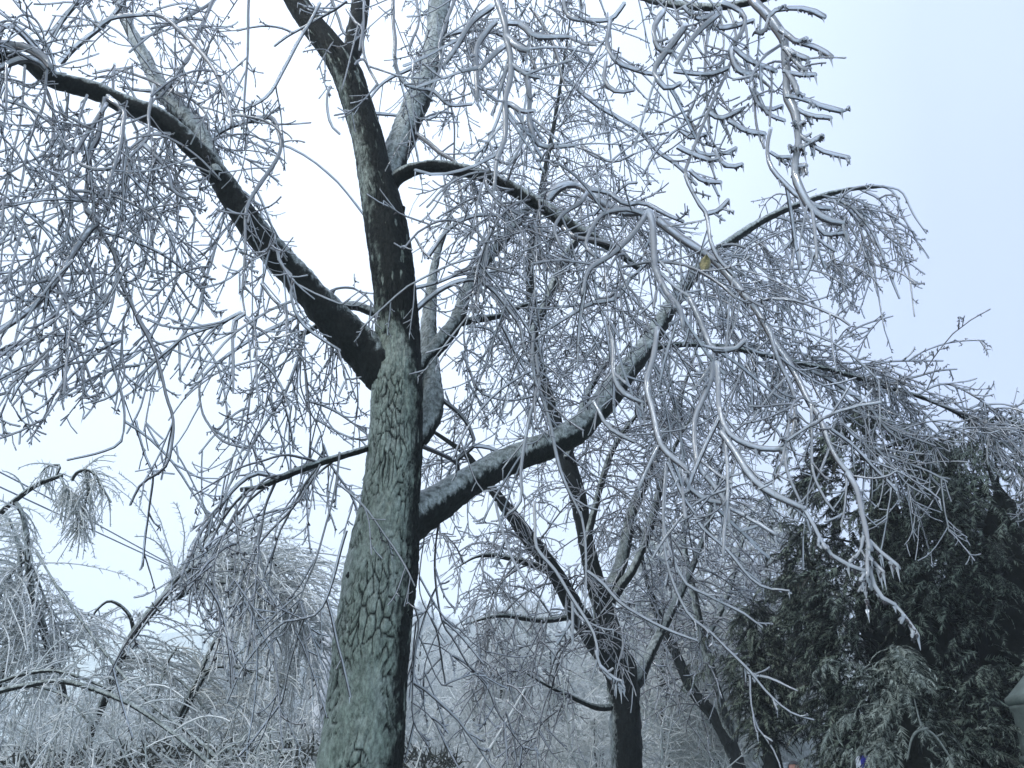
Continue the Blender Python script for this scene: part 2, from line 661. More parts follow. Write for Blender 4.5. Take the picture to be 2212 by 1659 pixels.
def twig_fan(C, Rm, dens=14, tl=(0.10, 0.34), ice=0.0095, up=0.16, sub=2, detail=1, g=None, frost=False, gaps=True, lo=0.04, along=0.45, off=0.0, wr=0.42):
    """shoots of two orders along one branch line C (P,3)"""
    g = g or Geo()
    L = np.linalg.norm(np.diff(C, axis=0), axis=1).sum()
    n = max(2, int(L * dens))
    S, T, _, f = pick(C[None], n, lo)
    LL = tl[0] + (tl[1] - tl[0]) * rng.random(n) ** 1.2
    D = side_dirs(T, n, along + 0.35, -0.35)
    P = 7 if detail else 4
    hook = rng.uniform(0.0, 2.4, n)
    A = grow(S, D, LL, P, 0.10 if detail else 0.08, up * hook, 0.035)
    if gaps:
        k = keep_mask(A, off=off)
        A, LL = A[k], LL[k]
    if len(A) == 0:
        return g
    K = len(A)
    sc = rng.uniform(0.75, 1.25, (K, 1))
    taper = np.linspace(1.0, 0.8, P)[None]
    Ri = ice * sc * taper
    Rw = np.maximum(0.0030, wr * Ri) * np.linspace(1.1, 0.7, P)
    iced(g, A, Rw, Ri, (6 if ice > 0.007 else 4) if detail else 3, 3, bulb=0.25 if detail else 0.1)
    if sub:
        cnt = rng.integers(0, sub * 2 + 1, K)
        S2, T2, k2, _ = pick(A, cnt, 0.25, 0.97)
        if len(S2):
            L2 = LL[k2] * rng.uniform(0.12, 0.38, len(S2))
            B = grow(S2, side_dirs(T2, len(S2), 0.9), L2, 3, 0.02, up, 0.07)
            Ri2 = 0.8 * ice * sc[k2] * np.linspace(1, 0.85, 3)[None]
            if detail:
                iced(g, B, np.maximum(0.0022, wr * 0.9 * Ri2), Ri2, 3, 3, bulb=0.2)
            else:
                V, Q = tubes(B, Ri2 * 0.85, 3, WIND)
                g.add(V, Q, 0 if wr > 0.5 else 1)
    if detail:   # buds: short dark spurs near the tips
        cnt = rng.integers(1, 5, K)
        S3, T3, k3, _ = pick(A, cnt, 0.55, 1.0)
        D3 = norm(side_dirs(T3, len(S3), 0.3) + np.array([0, 0.0, -0.7]))
        L3 = rng.uniform(0.012, 0.028, len(S3))
        B = np.stack([S3, S3 + D3 * L3[:, None] * 0.6, S3 + D3 * L3[:, None]], 1)
        V, Q = tubes(B, np.tile([0.0035, 0.0045, 0.001], (len(S3), 1)), 3)
        g.add(V, Q, 0)
        # icicles under a few tips
        tipz = A[:, -1]
        c = rng.random(K) < 0.3
        if c.any():
            S4 = tipz[c] + np.array([0, 0, -0.2]) * Ri[c][:, -1:]
            L4 = rng.uniform(0.025, 0.07, len(S4))[:, None]
            dn = np.array([0, 0, -1.0])
            B = np.stack([S4, S4 + dn * L4 * 0.4, S4 + dn * L4], 1)
            V, Q = tubes(B, np.tile([0.006, 0.0035, 0.0006], (len(S4), 1)), 3, np.array([1.0, 0.2, 0]))
            g.add(V, Q, 1)
    return g


def wobble(C, amp, freq=3.0):
    o = rng.uniform(0, 100, 3)
    d = np.stack([vnoise(C * freq + o), vnoise(C * freq + o + 31.7), vnoise(C * freq + o + 77.1)], -1)
    f = np.linspace(0, 1, len(C))[:, None]
    return C + d * amp * np.minimum(1, f * 6)


N_BR = [0]


def add_branch(tree, C, R, ice=1.0, dens=14, tl=(0.08, 0.36), twig_ice=0.0095, subs=0, sl=(0.3, 0.8), up=0.16, detail=1, wobb=0.012, gaps=True, grav=0.14, sub2=2, label=None):
    """one branch of a tree > ice_coating, twigs. R is the whole iced radius"""
    C = wobble(C, wobb)
    P = len(C)
    base = np.array(tree.location)
    wr = 0.42 if ice > 0.6 else 0.72
    Rw = R * (0.42 if ice >= 1 else 0.42 + 0.5 * (1 - ice))
    Ri = R * (0.92 + 0.10 * vnoise(C * 14) + 0.10 * vnoise(C * 37 + 5)) * (1.0 if ice >= 0.6 else 0.8) * np.interp(np.linspace(0, 1, P), [0, 0.8, 1], [1, 1, 0.8])
    g = Geo()
    V, Q = tubes(C, Rw, 6 if detail else 4, WIND)
    g.add(V, Q)
    b = obj('branch', g.mesh('branch', [M_WOOD]), tree, label=label)
    g = Geo()
    T = norm(C[-1] - C[-2])
    C2 = np.vstack([C, C[-1] + T * Ri[-1] * 0.7, C[-1] + T * Ri[-1]])
    R2 = np.r_[Ri, Ri[-1] * 0.7, Ri[-1] * 0.1]
    off = np.r_[Ri + 0.1 * Rw, Ri[-1] * 0.7, Ri[-1] * 0.7]
    if ice < 0.6:
        off = np.r_[Rw * 0.55, Rw[-1] * 0.4, Rw[-1] * 0.3]
        R2 = np.r_[Rw * 0.78 + 0.1 * Ri, Rw[-1] * 0.7, Rw[-1] * 0.1]
    V, Q = tubes(C2[None], R2[None], (9 if ice >= 1.2 else 6) if detail else 5, norm(WIND + rng.normal(0, 0.15, 3))[None, None], off[None])
    g.add(V, Q)
    obj('ice_coating', g.mesh('ice_coating', [M_ICE]), b)
    g = Geo()
    twig_fan(C, R, dens, tl, twig_ice, up, sub2, detail, g, gaps=gaps, off=base, wr=wr)
    if subs:
        n = max(1, int(np.linalg.norm(np.diff(C, axis=0), axis=1).sum() * subs))
        S, TT, _, f = pick(C[None], n, 0.1, 0.98)
        LL = sl[0] + (sl[1] - sl[0]) * rng.random(n)
        B = grow(S, side_dirs(TT, n, 0.6, 0.15), LL, 10, grav, 0.04, 0.05)
        if gaps:
            B = B[keep_mask(B, off=base)]
        if len(B):
            Ri3 = (twig_ice * 1.25 * np.linspace(1.1, 0.8, 10))[None] * rng.uniform(0.8, 1.2, (len(B), 1))
            iced(g, B, np.maximum(0.0035, (wr + 0.04) * Ri3), Ri3, 6 if detail else 4, 4 if detail else 3)
            for c in B:
                twig_fan(c, 0.01, dens, (tl[0] * 0.8, tl[1] * 0.75), twig_ice * 0.9, up, sub2, detail, g, gaps=gaps, off=base, wr=wr)
    if ice >= 1.2:
        n = rng.integers(5, 12)
        S, TT, _, f = pick(C[None], n, 0.35, 1.0)
        dn = np.array([0.0, 0.0, -1.0])
        dd = norm(side_dirs(TT, n, 0.2) + dn * 1.2)
        ln = rng.uniform(0.010, 0.024, n)[:, None]
        V, Q = tubes(np.stack([S, S + dd * ln * 0.5, S + dd * ln], 1), np.tile([0.005, 0.0065, 0.0015], (n, 1)), 5)
        g.add(V, Q, 0)
        n = rng.integers(1, 5)
        S, TT, _, f = pick(C[None], n, 0.4, 1.0)
        S = np.vstack([S, C[-1]])
        ln = rng.uniform(0.02, 0.075, n + 1)[:, None]
        V, Q = tubes(np.stack([S, S + dn * ln * 0.35, S + dn * ln], 1), np.tile([0.008, 0.0045, 0.0006], (n + 1, 1)), 6, np.array([1.0, 0.2, 0]))
        g.add(V, Q, 1)
    if g.n:
        obj('twigs', g.mesh('twigs', [M_WOOD, M_ICE]), b, kind='stuff')
    N_BR[0] += 1
    return b


def limb_geo(C, R, sides, amp, o=0.0):
    V, Q = tubes(C, R, sides, WIND)
    cc = np.repeat(C, sides, 0)
    rr = np.repeat(R, sides)[:, None]
    d = norm(V - cc)
    nz = fbm(V * np.array([9, 9, 6]) + o, 3)[:, None] * amp + fbm(V * 34 + o, 2)[:, None] * amp * 0.7
    return V + d * rr * nz, Q, d


def add_limb(tree, C, R, name='limb', glaze=True, Wd=np.array([-0.38, -0.10, 0.92]), sides=22, shift=0.16, amp=0.09, m=None, label=None, bias=0.0):
    """limb whose windward side carries a skin of ice: the attribute glaze says how far each point faces the weather"""
    V, Q, d = limb_geo(C, R, sides, amp, 3.0)
    Wd = Wd / np.linalg.norm(Wd)
    gl = d @ Wd - 0.05 - bias + 0.14 * fbm(V * 5 + 31, 2) if glaze else np.full(len(V), -0.75)
    crack = vnoise(V * np.array([40, 40, 22]) + 5) + 0.6 * vnoise(V * np.array([85, 85, 40]))
    plate = np.clip((np.abs(crack) - 0.02) / 0.12, 0, 1)
    return obj(name, Geo().add(V, Q).mesh(name, [M_LIMB], attrs={'plate': 0.35 + 0.65 * plate, 'glaze': gl}), tree, label=label)


def to_ground(C, R, flare=1.2):
    """carry the foot of a trunk (first point) straight down into the ground"""
    p = C[0].copy()
    n = max(3, int(p[2] / 0.05))
    z = np.linspace(-0.15, p[2], n, endpoint=False)
    A = np.stack([np.full(n, p[0]) + 0.0 * z, np.full(n, p[1]), z], 1)
    r = R[0] * (1 + (flare - 1) * (1 - np.clip(z, 0, p[2]) / p[2]) ** 2)
    return np.vstack([A, C]), np.r_[r, R]


# ------------------------------------------------------------------ ground and hillside
def ground():
    n = 121
    xs = np.linspace(-320, 320, n)
    ys = np.linspace(-80, 330, n)
    X, Y = np.meshgrid(xs, ys)
    hill = np.clip((Y - 60) / 160, 0, 1) ** 1.3 * 40 * np.clip(1 - (np.abs(X + 4) / 300) ** 2, 0, 1)
    Z = hill + 0.5 * np.clip((Y - 20) / 30, 0, 1) * vnoise(np.stack([X / 9, Y / 9, X * 0], -1))
    V = np.stack([X, Y, Z], -1).reshape(-1, 3)
    i = np.arange(n * n).reshape(n, n)
    Q = np.stack([i[:-1, :-1], i[:-1, 1:], i[1:, 1:], i[1:, :-1]], -1).reshape(-1, 4)
    g = Geo().add(V, Q)
    m = principled('frosted_grass', [(0.35, (0.22, 0.27, 0.24)), (0.55, (0.42, 0.47, 0.45)), (0.75, (0.66, 0.70, 0.70))], 1.5, 0.8, 0.6, 30, detail=8)
    obj('ground', g.mesh('ground', [m]), kind='structure')


def ground_z(x, y):
    hill = np.clip((y - 60) / 160, 0, 1) ** 1.3 * 40 * np.clip(1 - (abs(x + 4) / 300) ** 2, 0, 1)
    return hill + (0.5 * np.clip((y - 20) / 30, 0, 1) * vnoise(np.array([[x / 9, y / 9, 0.0]]))[0])


ground()

# ------------------------------------------------------------------ main tree
TREE = thing('weeping_tree', 'large ice-coated tree in front with thick mossy grey trunk and drooping glazed branches', 'tree', (0, 0, 0))
b0, _ = at(778, 1655, 4.6)
TREE.location = (b0[0], b0[1], 0)


class Shift:
    pass


def build_trunk():
    pts = [(778, 1665, 90), (784, 1610, 87), (791, 1530, 83), (798, 1450, 81), (806, 1370, 81), (815, 1300, 80), (826, 1220, 78), (838, 1130, 70), (849, 1040, 63), (855, 950, 59), (857, 870, 57), (859, 800, 53),
           (860, 720, 46), (851, 600, 45), (837, 500, 45), (826, 440, 42), (812, 380, 38), (795, 300, 34), (770, 220, 32), (745, 150, 31), (712, 100, 27), (680, 60, 26), (645, 10, 24), (610, -50, 22), (575, -110, 20)]
    C, R, L = trace(pts, 4.6, 4.35, step=0.011, nmax=900)
    C, R = to_ground(C, R, 1.3)
    C = C.copy()
    # finer rows at the foot are not needed: resample everything evenly
    a, L = resample(np.c_[C, R][::6], 680)
    C, R = a[:, :3], a[:, 3]
    S = 170
    th = np.arange(S) * 2 * pi / S
    th = th + 0.55 * np.sin(th)             # more points on the side that is seen
    s = np.linspace(0, L, len(C))
    _, Q = tubes(C, R, S, np.array([0.0, 1.0, 0.05]))
    T, u, v = frames(C[None], np.array([0.0, 1.0, 0.05]))
    V = (C[:, None] + R[:, None, None] * (np.cos(th)[None, :, None] * u[0][:, None, :] + np.sin(th)[None, :, None] * v[0][:, None, :]))
    ss, tt = np.meshgrid(s, th, indexing='ij')
    rr = np.repeat(R[:, None], S, 1)
    Rm = 0.2
    x = np.cos(tt) * Rm
    y = np.sin(tt) * Rm
    q3 = np.stack([x, y, ss], -1)
    # cellular bark plates on the unrolled surface, warped
    uu = tt * 0.23 / 0.045 + 1.1 * fbm(q3 * np.array([7, 7, 4]), 3)
    vv = ss / 0.11 + 0.8 * fbm(q3 * np.array([8, 8, 5]) + 40, 3)
    per = 2 * pi * 0.23 / 0.045
    iu, iv = np.floor(uu).astype(np.int64), np.floor(vv).astype(np.int64)
    F1 = np.full(uu.shape, 9.0)
    F2 = np.full(uu.shape, 9.0)
    for du in (-1, 0, 1):
        for dv in (-1, 0, 1):
            cu, cv = iu + du, iv + dv
            hu, hv = _h(cu, cv, np.full_like(cu, 5)), _h(cu, cv, np.full_like(cu, 9))
            dd = np.sqrt((cu + 0.1 + 0.8 * hu - uu) ** 2 + ((cv + hv - vv) * 0.75) ** 2)
            F2 = np.where(dd < F1, F1, np.minimum(F2, dd))
            F1 = np.minimum(F1, dd)
    e = F2 - F1
    part = np.clip(0.48 + 0.9 * fbm(q3 * np.array([6, 6, 3]) + 11, 2), 0.06, 1.0)    # cracks open only in places
    wdt = 0.03 + 0.12 * part
    plate = np.clip((e - wdt * 0.35) / (wdt * 0.5 + 1e-3), 0, 1)
    plate = 1 - (1 - plate) * np.clip((part - 0.25) * 3.0, 0, 1)
    fine = fbm(q3 * np.array([60, 60, 34]), 3)
    rough = fbm(q3 * np.array([18, 18, 9]) + 3, 3)
    disp = 0.012 * (plate - 1) + 0.004 * fine + 0.006 * rough + 0.014 * fbm(q3 * np.array([3, 3, 1.6]) + 8, 2)
    N = (np.cos(th)[None, :, None] * u[0][:, None, :] + np.sin(th)[None, :, None] * v[0][:, None, :])
    scl = np.clip(rr / 0.2, 0.45, 1.1)
    # swelling under the left limb
    Vn = V.reshape(len(C), S, 3) + N * (disp * scl)[..., None]
    # windward rime: on the left and camera side; shade is painted black opposite
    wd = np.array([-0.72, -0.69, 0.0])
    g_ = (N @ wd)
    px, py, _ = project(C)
    height_dark = np.interp(py, [-100, 60, 130, 250, 400, 440, 500, 690, 740, 800, 900, 1660], [1.25, 1.2, 1.1, 1.0, 0.92, 0.98, 1.2, 1.1, 0.5, 0.05, -0.04, -0.08])  # darker bark colour by height, mostly above the fork
    glaze = g_ + 0.12 * rough - height_dark[:, None] + 0.03
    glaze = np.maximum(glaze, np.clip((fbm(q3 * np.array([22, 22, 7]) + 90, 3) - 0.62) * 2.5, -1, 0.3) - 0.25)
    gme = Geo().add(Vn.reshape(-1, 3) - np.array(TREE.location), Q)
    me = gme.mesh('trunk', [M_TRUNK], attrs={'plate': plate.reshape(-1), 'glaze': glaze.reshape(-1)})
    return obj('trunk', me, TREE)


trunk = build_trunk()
TL = np.array(TREE.location)


def mlimb(pts, Y0, Y1, **k):
    C, R, L = trace(pts, Y0, Y1, step=0.016, nmax=260)
    k.setdefault('sides', 28 if R.max() > 0.05 else 18)
    add_limb(TREE, C - TL, R, **k)
    return C, R, L


LIMBS = {}
LIMBS['A'] = mlimb([(872, 850, 48), (835, 803, 53), (790, 760, 46), (720, 690, 39), (650, 610, 34), (590, 545, 31), (530, 470, 28), (480, 390, 25), (430, 330, 23), (350, 260, 22), (270, 225, 21), (200, 195, 20), (110, 170, 18), (50, 130, 13), (0, 124, 12), (-90, 128, 9)], 4.55, 3.5, bias=0.12)
LIMBS['A2'] = mlimb([(470, 380, 15), (440, 305, 19), (400, 255, 19), (355, 205, 17), (330, 160, 15), (300, 100, 13), (270, 40, 11), (240, -40, 8)], 3.98, 4.6)
LIMBS['B'] = mlimb([(862, 1135, 50), (900, 1113, 48), (945, 1088, 40), (1000, 1050, 34), (1070, 1008, 31), (1150, 975, 30), (1230, 940, 30), (1290, 885, 27), (1340, 820, 25), (1400, 740, 21), (1450, 660, 16), (1510, 580, 12.5), (1580, 520, 10), (1660, 470, 8), (1750, 432, 6.5), (1830, 410, 5), (1905, 403, 3)], 4.6, 6.3, bias=-0.12)
LIMBS['C'] = mlimb([(838, 410, 15), (870, 376, 16), (930, 359, 14), (990, 366, 14), (1060, 385, 14), (1120, 415, 14), (1180, 450, 15), (1220, 480, 15), (1270, 510, 12), (1320, 535, 9), (1380, 580, 6)], 4.45, 4.15, bias=0.15)
LIMBS['D1'] = mlimb([(890, 965, 22), (925, 910, 26), (932, 860, 26), (928, 800, 22), (925, 720, 18), (930, 650, 14), (936, 590, 10), (950, 530, 7), (975, 470, 4)], 4.72, 5.3, bias=-0.25)
LIMBS['D2'] = mlimb([(885, 830, 16), (915, 780, 18), (950, 742, 18), (985, 695, 16), (1005, 640, 14), (1030, 590, 13), (1065, 545, 12), (1110, 490, 11), (1135, 455, 10), (1180, 420, 8)], 4.8, 5.6, bias=-0.15)
LIMBS['D3'] = mlimb([(985, 700, 9), (1030, 690, 8), (1085, 681, 6), (1130, 660, 4), (1180, 650, 2)], 5.1, 5.2)
LIMBS['E'] = mlimb([(836, 400, 20), (850, 350, 28), (870, 295, 28), (890, 245, 27), (912, 190, 25), (932, 130, 23), (945, 50, 22), (955, -40, 21), (960, -160, 18)], 4.5, 5.0, bias=-0.3)
LIMBS['F'] = mlimb([(835, 955, 8), (795, 968, 7), (740, 985, 7.5), (690, 1000, 8), (640, 1018, 8), (600, 1035, 7.5), (560, 1052, 6), (520, 1058, 5)], 4.5, 4.0, sides=10)
LIMBS['G'] = mlimb([(840, 690, 11), (800, 672, 11), (760, 660, 10), (720, 672, 8), (690, 700, 7), (650, 725, 5)], 4.85, 5.1, sides=12)
LIMBS['H'] = mlimb([(960, -150, 15), (1150, -110, 13), (1300, -50, 11), (1390, -8, 10), (1475, 12, 9), (1560, 14, 8), (1640, 0, 7), (1700, -20, 5)], 4.9, 3.2)
LIMBS['I'] = mlimb([(742, 158, 20), (760, 110, 21), (773, 50, 20), (780, 0, 19), (788, -70, 17)], 4.38, 4.5, bias=0.5)
LIMBS['K'] = mlimb([(1385, 755, 9), (1450, 745, 7), (1520, 745, 6), (1600, 755, 6), (1700, 778, 5.5), (1800, 800, 5), (1900, 832, 5), (1990, 858, 4.5), (2060, 888, 4.5), (2110, 920, 4), (2160, 950, 3.5), (2230, 1000, 3)], 5.7, 6.6, sides=10, bias=-0.35)

# small details of the trunk
def knot(px, py, Y, r):
    c, t = at(px, py, Y)
    n = 26
    th = np.linspace(0, pi, n)
    V, Q = lathe([(max(0.001, sin(a)) * 1.0, -cos(a) * 1.3) for a in th], 30)
    d = norm(V)
    V = V * (1 + 0.22 * fbm(V * 2.1, 3)[:, None]) * np.array([0.75, 0.6, 0.8]) * r * t / F + c - TL
    o = obj('knot', Geo().add(V, Q).mesh('knot', [M_BARK]), TREE)
    B = np.array([[0, 0, 0], [0, 0, -0.03], [0, 0, -0.075]]) + c - TL + np.array([0.005, -0.03, -0.035])
    V, Q = tubes(B, np.array([0.008, 0.005, 0.0008]), 6, np.array([1.0, 0, 0]))
    obj('icicle', Geo().add(V, Q).mesh('icicle', [M_ICE]), o)


knot(766, 1245, 4.40, 22)
sC, sR, _ = trace([(858, 470, 9), (868, 455, 7), (872, 447, 4)], 4.4, 4.4)
add_limb(TREE, sC - TL, sR, 'stub', glaze=False, sides=10)

# traced branches: (zoom row, col, Y start, Y end, r start, r end, ice, options, points)
BR = []


def br(row, col, Y0, Y1, r0, r1, pts, ice=1.0, **k):
    BR.append((zr(row, col, pts), Y0, Y1, r0, r1, ice, k))


# --- upper left
br(0, 0, 3.8, 3.6, 8, 6, [(640, 190), (720, 130), (860, 110), (1040, 110), (1180, 220), (1330, 390), (1400, 500), (1470, 660), (1500, 820)])
br(0, 0, 4.3, 3.7, 9, 5, [(1310, 970), (1450, 850), (1600, 800), (1750, 780), (1810, 900), (1810, 1010), (1700, 1200), (1600, 1390), (1590, 1659), (1570, 1900), (1590, 2060)], 0.9)
br(0, 0, 4.2, 4.1, 4, 3, [(1600, 800), (1800, 815), (2010, 805)], 1)
br(0, 0, 4.0, 3.9, 6, 4, [(1060, 860), (1080, 950), (1100, 1050), (1150, 1180), (1220, 1320), (1300, 1450), (1440, 1620)], 0.5)
br(0, 0, 3.3, 3.2, 9, 7, [(690, 640), (800, 730), (790, 860), (770, 1000), (720, 1200), (700, 1290)])
br(0, 0, 3.4, 3.2, 7, 6, [(700, 680), (600, 830), (530, 960), (500, 1050), (600, 1100), (720, 1090)])
br(0, 0, 3.7, 3.8, 12, 6, [(680, 640), (660, 760), (640, 900), (580, 1020), (560, 1200), (550, 1350), (600, 1420), (680, 1520), (760, 1659), (790, 1820), (850, 1960), (900, 2080), (960, 2190), (1010, 2300), (1060, 2460), (1090, 2580), (1130, 2710), (1120, 2860), (1070, 3030), (920, 3130), (840, 3270)], 0.5, dens=10)
br(0, 0, 3.7, 3.5, 12, 9, [(560, 1380), (640, 1440), (600, 1500), (500, 1640), (400, 1800), (280, 1940), (130, 2070), (0, 2160), (-150, 2260)], 0.8, subs=4)
br(0, 0, 3.9, 4.2, 6, 4, [(1610, -60), (1610, 250), (1610, 400), (1600, 560), (1590, 700), (1580, 900)], 0.9)
br(0, 0, 4.4, 3.9, 8, 6, [(1430, -60), (1330, 110), (1250, 330), (1170, 450), (1040, 620)], 0.6)
br(0, 0, 4.4, 4.0, 6, 4, [(1420, -20), (1300, 70), (1150, 160), (980, 200)], 0.8)
br(0, 0, 3.6, 3.4, 13, 13, [(-120, 310), (0, 300), (150, 320), (260, 380), (320, 450)], 0.8)
br(0, 0, 3.5, 3.4, 11, 9, [(300, 460), (230, 400), (120, 400), (0, 450), (-120, 500)], 0.6, subs=3)
br(0, 0, 3.6, 3.4, 9, 7, [(300, 430), (200, 290), (130, 220), (60, 160), (0, 210), (-80, 330)], 0.8)
br(0, 0, 4.4, 4.2, 10, 6, [(400, 420), (490, 330), (600, 230), (700, 150), (790, 40), (840, -60)], 0.7)
br(0, 0, 3.9, 3.7, 11, 8, [(330, 240), (400, 160), (460, 90), (580, -40)], 1, subs=3)
br(0, 0, 3.9, 4.1, 6, 4, [(2250, 10), (2120, 80), (1990, 160), (1870, 230), (1780, 300)], 0.6)
br(0, 0, 3.7, 3.9, 6, 5, [(2080, 20), (1990, 180), (1950, 250), (1850, 450), (1750, 620), (1600, 720)], 1)
br(0, 0, 3.6, 3.5, 7, 5, [(1000, 560), (960, 760), (960, 900), (850, 1030), (830, 1150)], 1)
br(0, 0, 4.2, 4.1, 5, 4, [(760, 560), (900, 600), (1100, 600), (1250, 660), (1330, 760), (1350, 870)], 0.9)
br(0, 0, 4.2, 4.1, 5, 4, [(600, 480), (760, 460), (960, 520), (1100, 590), (1200, 640)], 0.9)
br(0, 0, 3.5, 3.5, 8, 6, [(930, 950), (1000, 1020), (1090, 1130), (1110, 1240), (1200, 1290)], 1)
br(0, 0, 4.1, 3.9, 6, 5, [(740, 420), (730, 560), (730, 600), (740, 640)], 1)
br(0, 0, 3.7, 3.8, 5, 4, [(2150, 560), (2120, 640), (2140, 800), (2200, 870)], 1, dens=6)
br(0, 0, 4.3, 4.4, 5, 4, [(2120, -60), (2190, 120), (2230, 220), (2350, 290)], 1)
# --- left, hanging
br(1, 0, 3.8, 3.7, 5, 4, [(840, 310), (800, 470), (780, 650), (795, 770), (740, 900), (600, 960)], 0.6)
br(1, 0, 3.7, 3.9, 6, 4, [(470, -120), (550, 20), (610, 180), (640, 470), (700, 600), (760, 800), (800, 1000), (790, 1200), (740, 1250), (600, 1300), (430, 1330)], 0.7)
br(1, 0, 3.6, 3.6, 7, 5, [(1590, 380), (1520, 450), (1510, 700), (1505, 880)], 1)
br(1, 0, 3.6, 3.6, 5, 4, [(1590, 400), (1650, 470), (1660, 650), (1660, 850), (1710, 980), (1800, 1030)], 0.9)
br(1, 0, 3.7, 3.8, 6, 4, [(1570, 370), (1400, 450), (1200, 530), (1100, 610), (1010, 680), (900, 800), (850, 960)], 0.8)
br(1, 0, 4.7, 4.4, 6, 4, [(1930, 400), (1650, 540), (1430, 690), (1310, 810), (1300, 990), (1330, 1090), (1430, 1210), (1620, 1250)], 0.8)
br(1, 0, 4.9, 4.9, 6, 3, [(1930, 400), (1940, 600), (1960, 700), (1990, 850), (2020, 1100), (2010, 1350), (1990, 1560)], 0.5)
br(1, 0, 4.9, 4.6, 6, 3, [(1980, 480), (1950, 620), (1850, 900), (1760, 1040), (1600, 1300), (1400, 1659), (1300, 1800), (1220, 1960), (1160, 2150)], 0.6)
br(1, 0, 4.9, 4.8, 4, 3, [(1900, 420), (1800, 520), (1740, 700), (1640, 850), (1590, 1100), (1480, 1400)], 0.8)
br(1, 0, 4.9, 5.0, 4, 3, [(1950, 640), (1940, 820), (2000, 1000), (2080, 1150), (2100, 1300)], 0.5)
br(1, 0, 4.1, 3.9, 8, 5, [(1800, 1450), (1680, 1415), (1600, 1440), (1500, 1530), (1400, 1659), (1270, 1840), (1240, 1930), (1200, 2000), (1150, 2140)], 0.6)
br(1, 0, 4.1, 4.2, 6, 4, [(2080, 1350), (1990, 1500), (1880, 1659), (1750, 1800), (1640, 1950), (1580, 2100), (1520, 2330), (1490, 2520)], 0.5)
br(1, 0, 4.2, 4.3, 6, 4, [(2200, 1270), (2170, 1500), (2080, 1850), (2030, 2000), (1950, 2200), (1900, 2480)], 0.4)
br(1, 0, 4.2, 4.3, 5, 3, [(2250, 1780), (2100, 2260), (1960, 2360), (1840, 2380), (1700, 2520), (1580, 2680), (1470, 2900)], 0.6, dens=5)
br(1, 0, 3.8, 3.7, 5, 4, [(1690, 180), (1760, 270), (1870, 370), (1930, 400)], 0.6)
br(1, 0, 3.5, 3.6, 7, 5, [(1800, -40), (1810, 50), (1890, 140), (1890, 260), (1920, 380), (2000, 480), (2200, 610)], 0.9)
for x0, pts, Y in [
    (0, [(480, 30), (330, 200), (150, 450), (60, 650), (-20, 820)], 3.4),
    (0, [(620, 50), (560, 300), (480, 520), (430, 700), (400, 880), (330, 1000), (170, 1210)], 3.8),
    (0, [(430, 200), (350, 420), (300, 650), (80, 850), (-20, 1000)], 3.3),
    (0, [(700, 0), (640, 300), (560, 480), (480, 680), (350, 930), (120, 1080)], 3.9),
    (0, [(300, -100), (200, 150), (80, 400), (-40, 600)], 3.5),
    (0, [(380, 50), (260, 350), (180, 600), (60, 900), (0, 1060)], 3.6),
    (0, [(150, -200), (90, 50), (40, 300), (-20, 520)], 3.3),
    (0, [(1150, 0), (1130, 200), (1040, 420), (940, 600), (880, 800)], 4.0),
    (0, [(1400, -60), (1330, 150), (1290, 330), (1180, 540), (1060, 680), (960, 820), (900, 1000), (820, 1150)], 3.9),
    (0, [(760, 120), (720, 380), (640, 560), (560, 700), (500, 850)], 3.7),
    (-1, [(300, 420), (260, 700), (180, 950), (120, 1250), (60, 1600)], 3.5),
    (-1, [(160, 430), (120, 800), (60, 1100), (20, 1500)], 3.4),
    (-1, [(450, 500), (420, 800), (380, 1100), (300, 1350), (250, 1659)], 3.8),
    (-1, [(40, 420), (30, 700), (-20, 1000)], 3.2),
    (-1, [(560, 620), (480, 850), (440, 1100), (460, 1350), (400, 1600)], 3.6),
    (-1, [(850, 780), (900, 900), (860, 1100), (820, 1300), (760, 1500), (740, 1700)], 3.9),
    (-1, [(1000, 900), (990, 1200), (1000, 1400), (960, 1600), (900, 1800)], 4.1),
    (-1, [(230, 460), (330, 700), (330, 950), (250, 1200), (130, 1450)], 3.7),
]:
    br(1 + x0, 0, Y, Y, 5.5, 3.5, pts, 0.85, subs=3.0, sl=(0.4, 1.0))
# --- centre, top
br(0, 1, 3.4, 3.3, 12, 8, [(990, -80), (1000, 0), (1040, 120), (1060, 200), (1070, 300), (1090, 400), (1090, 550), (1060, 680), (1060, 900), (1010, 1050), (990, 1230)], 1.2, dens=8)
br(0, 1, 3.35, 3.3, 10, 7, [(1080, 160), (1160, 170), (1250, 250), (1480, 250)], 1.2, dens=6)
br(0, 1, 3.4, 3.4, 9, 7, [(990, 50), (860, 150), (740, 330), (670, 420)], 1.2, dens=6)
br(0, 1, 3.4, 3.4, 9, 9, [(1010, 150), (940, 210), (870, 320), (870, 450), (880, 640)], 1.2, dens=6)
br(0, 1, 3.35, 3.3, 8, 7, [(1060, 310), (980, 380), (900, 460)], 1.2, dens=5)
br(0, 1, 3.35, 3.3, 8, 6, [(1090, 420), (1200, 490), (1300, 510)], 1.2, dens=5)
br(0, 1, 3.35, 3.3, 9, 7, [(1060, 680), (1100, 690), (1180, 740), (1260, 730)], 1.2, dens=5)
br(0, 1, 3.35, 3.3, 9, 9, [(1065, 250), (1140, 320), (1210, 340)], 1.2, dens=3)
br(0, 1, 3.5, 3.4, 10, 6, [(1190, 470), (1210, 650), (1210, 800), (1240, 900), (1300, 960), (1420, 960), (1520, 950)], 1.2, dens=7)
br(0, 1, 3.9, 3.9, 9, 6, [(330, -60), (340, 260), (340, 420), (400, 540), (480, 580), (590, 600), (700, 690), (850, 680)], 1.1, dens=8)
br(0, 1, 4.0, 4.0, 7, 5, [(760, -60), (660, 230), (630, 330), (640, 450), (580, 580)], 1)
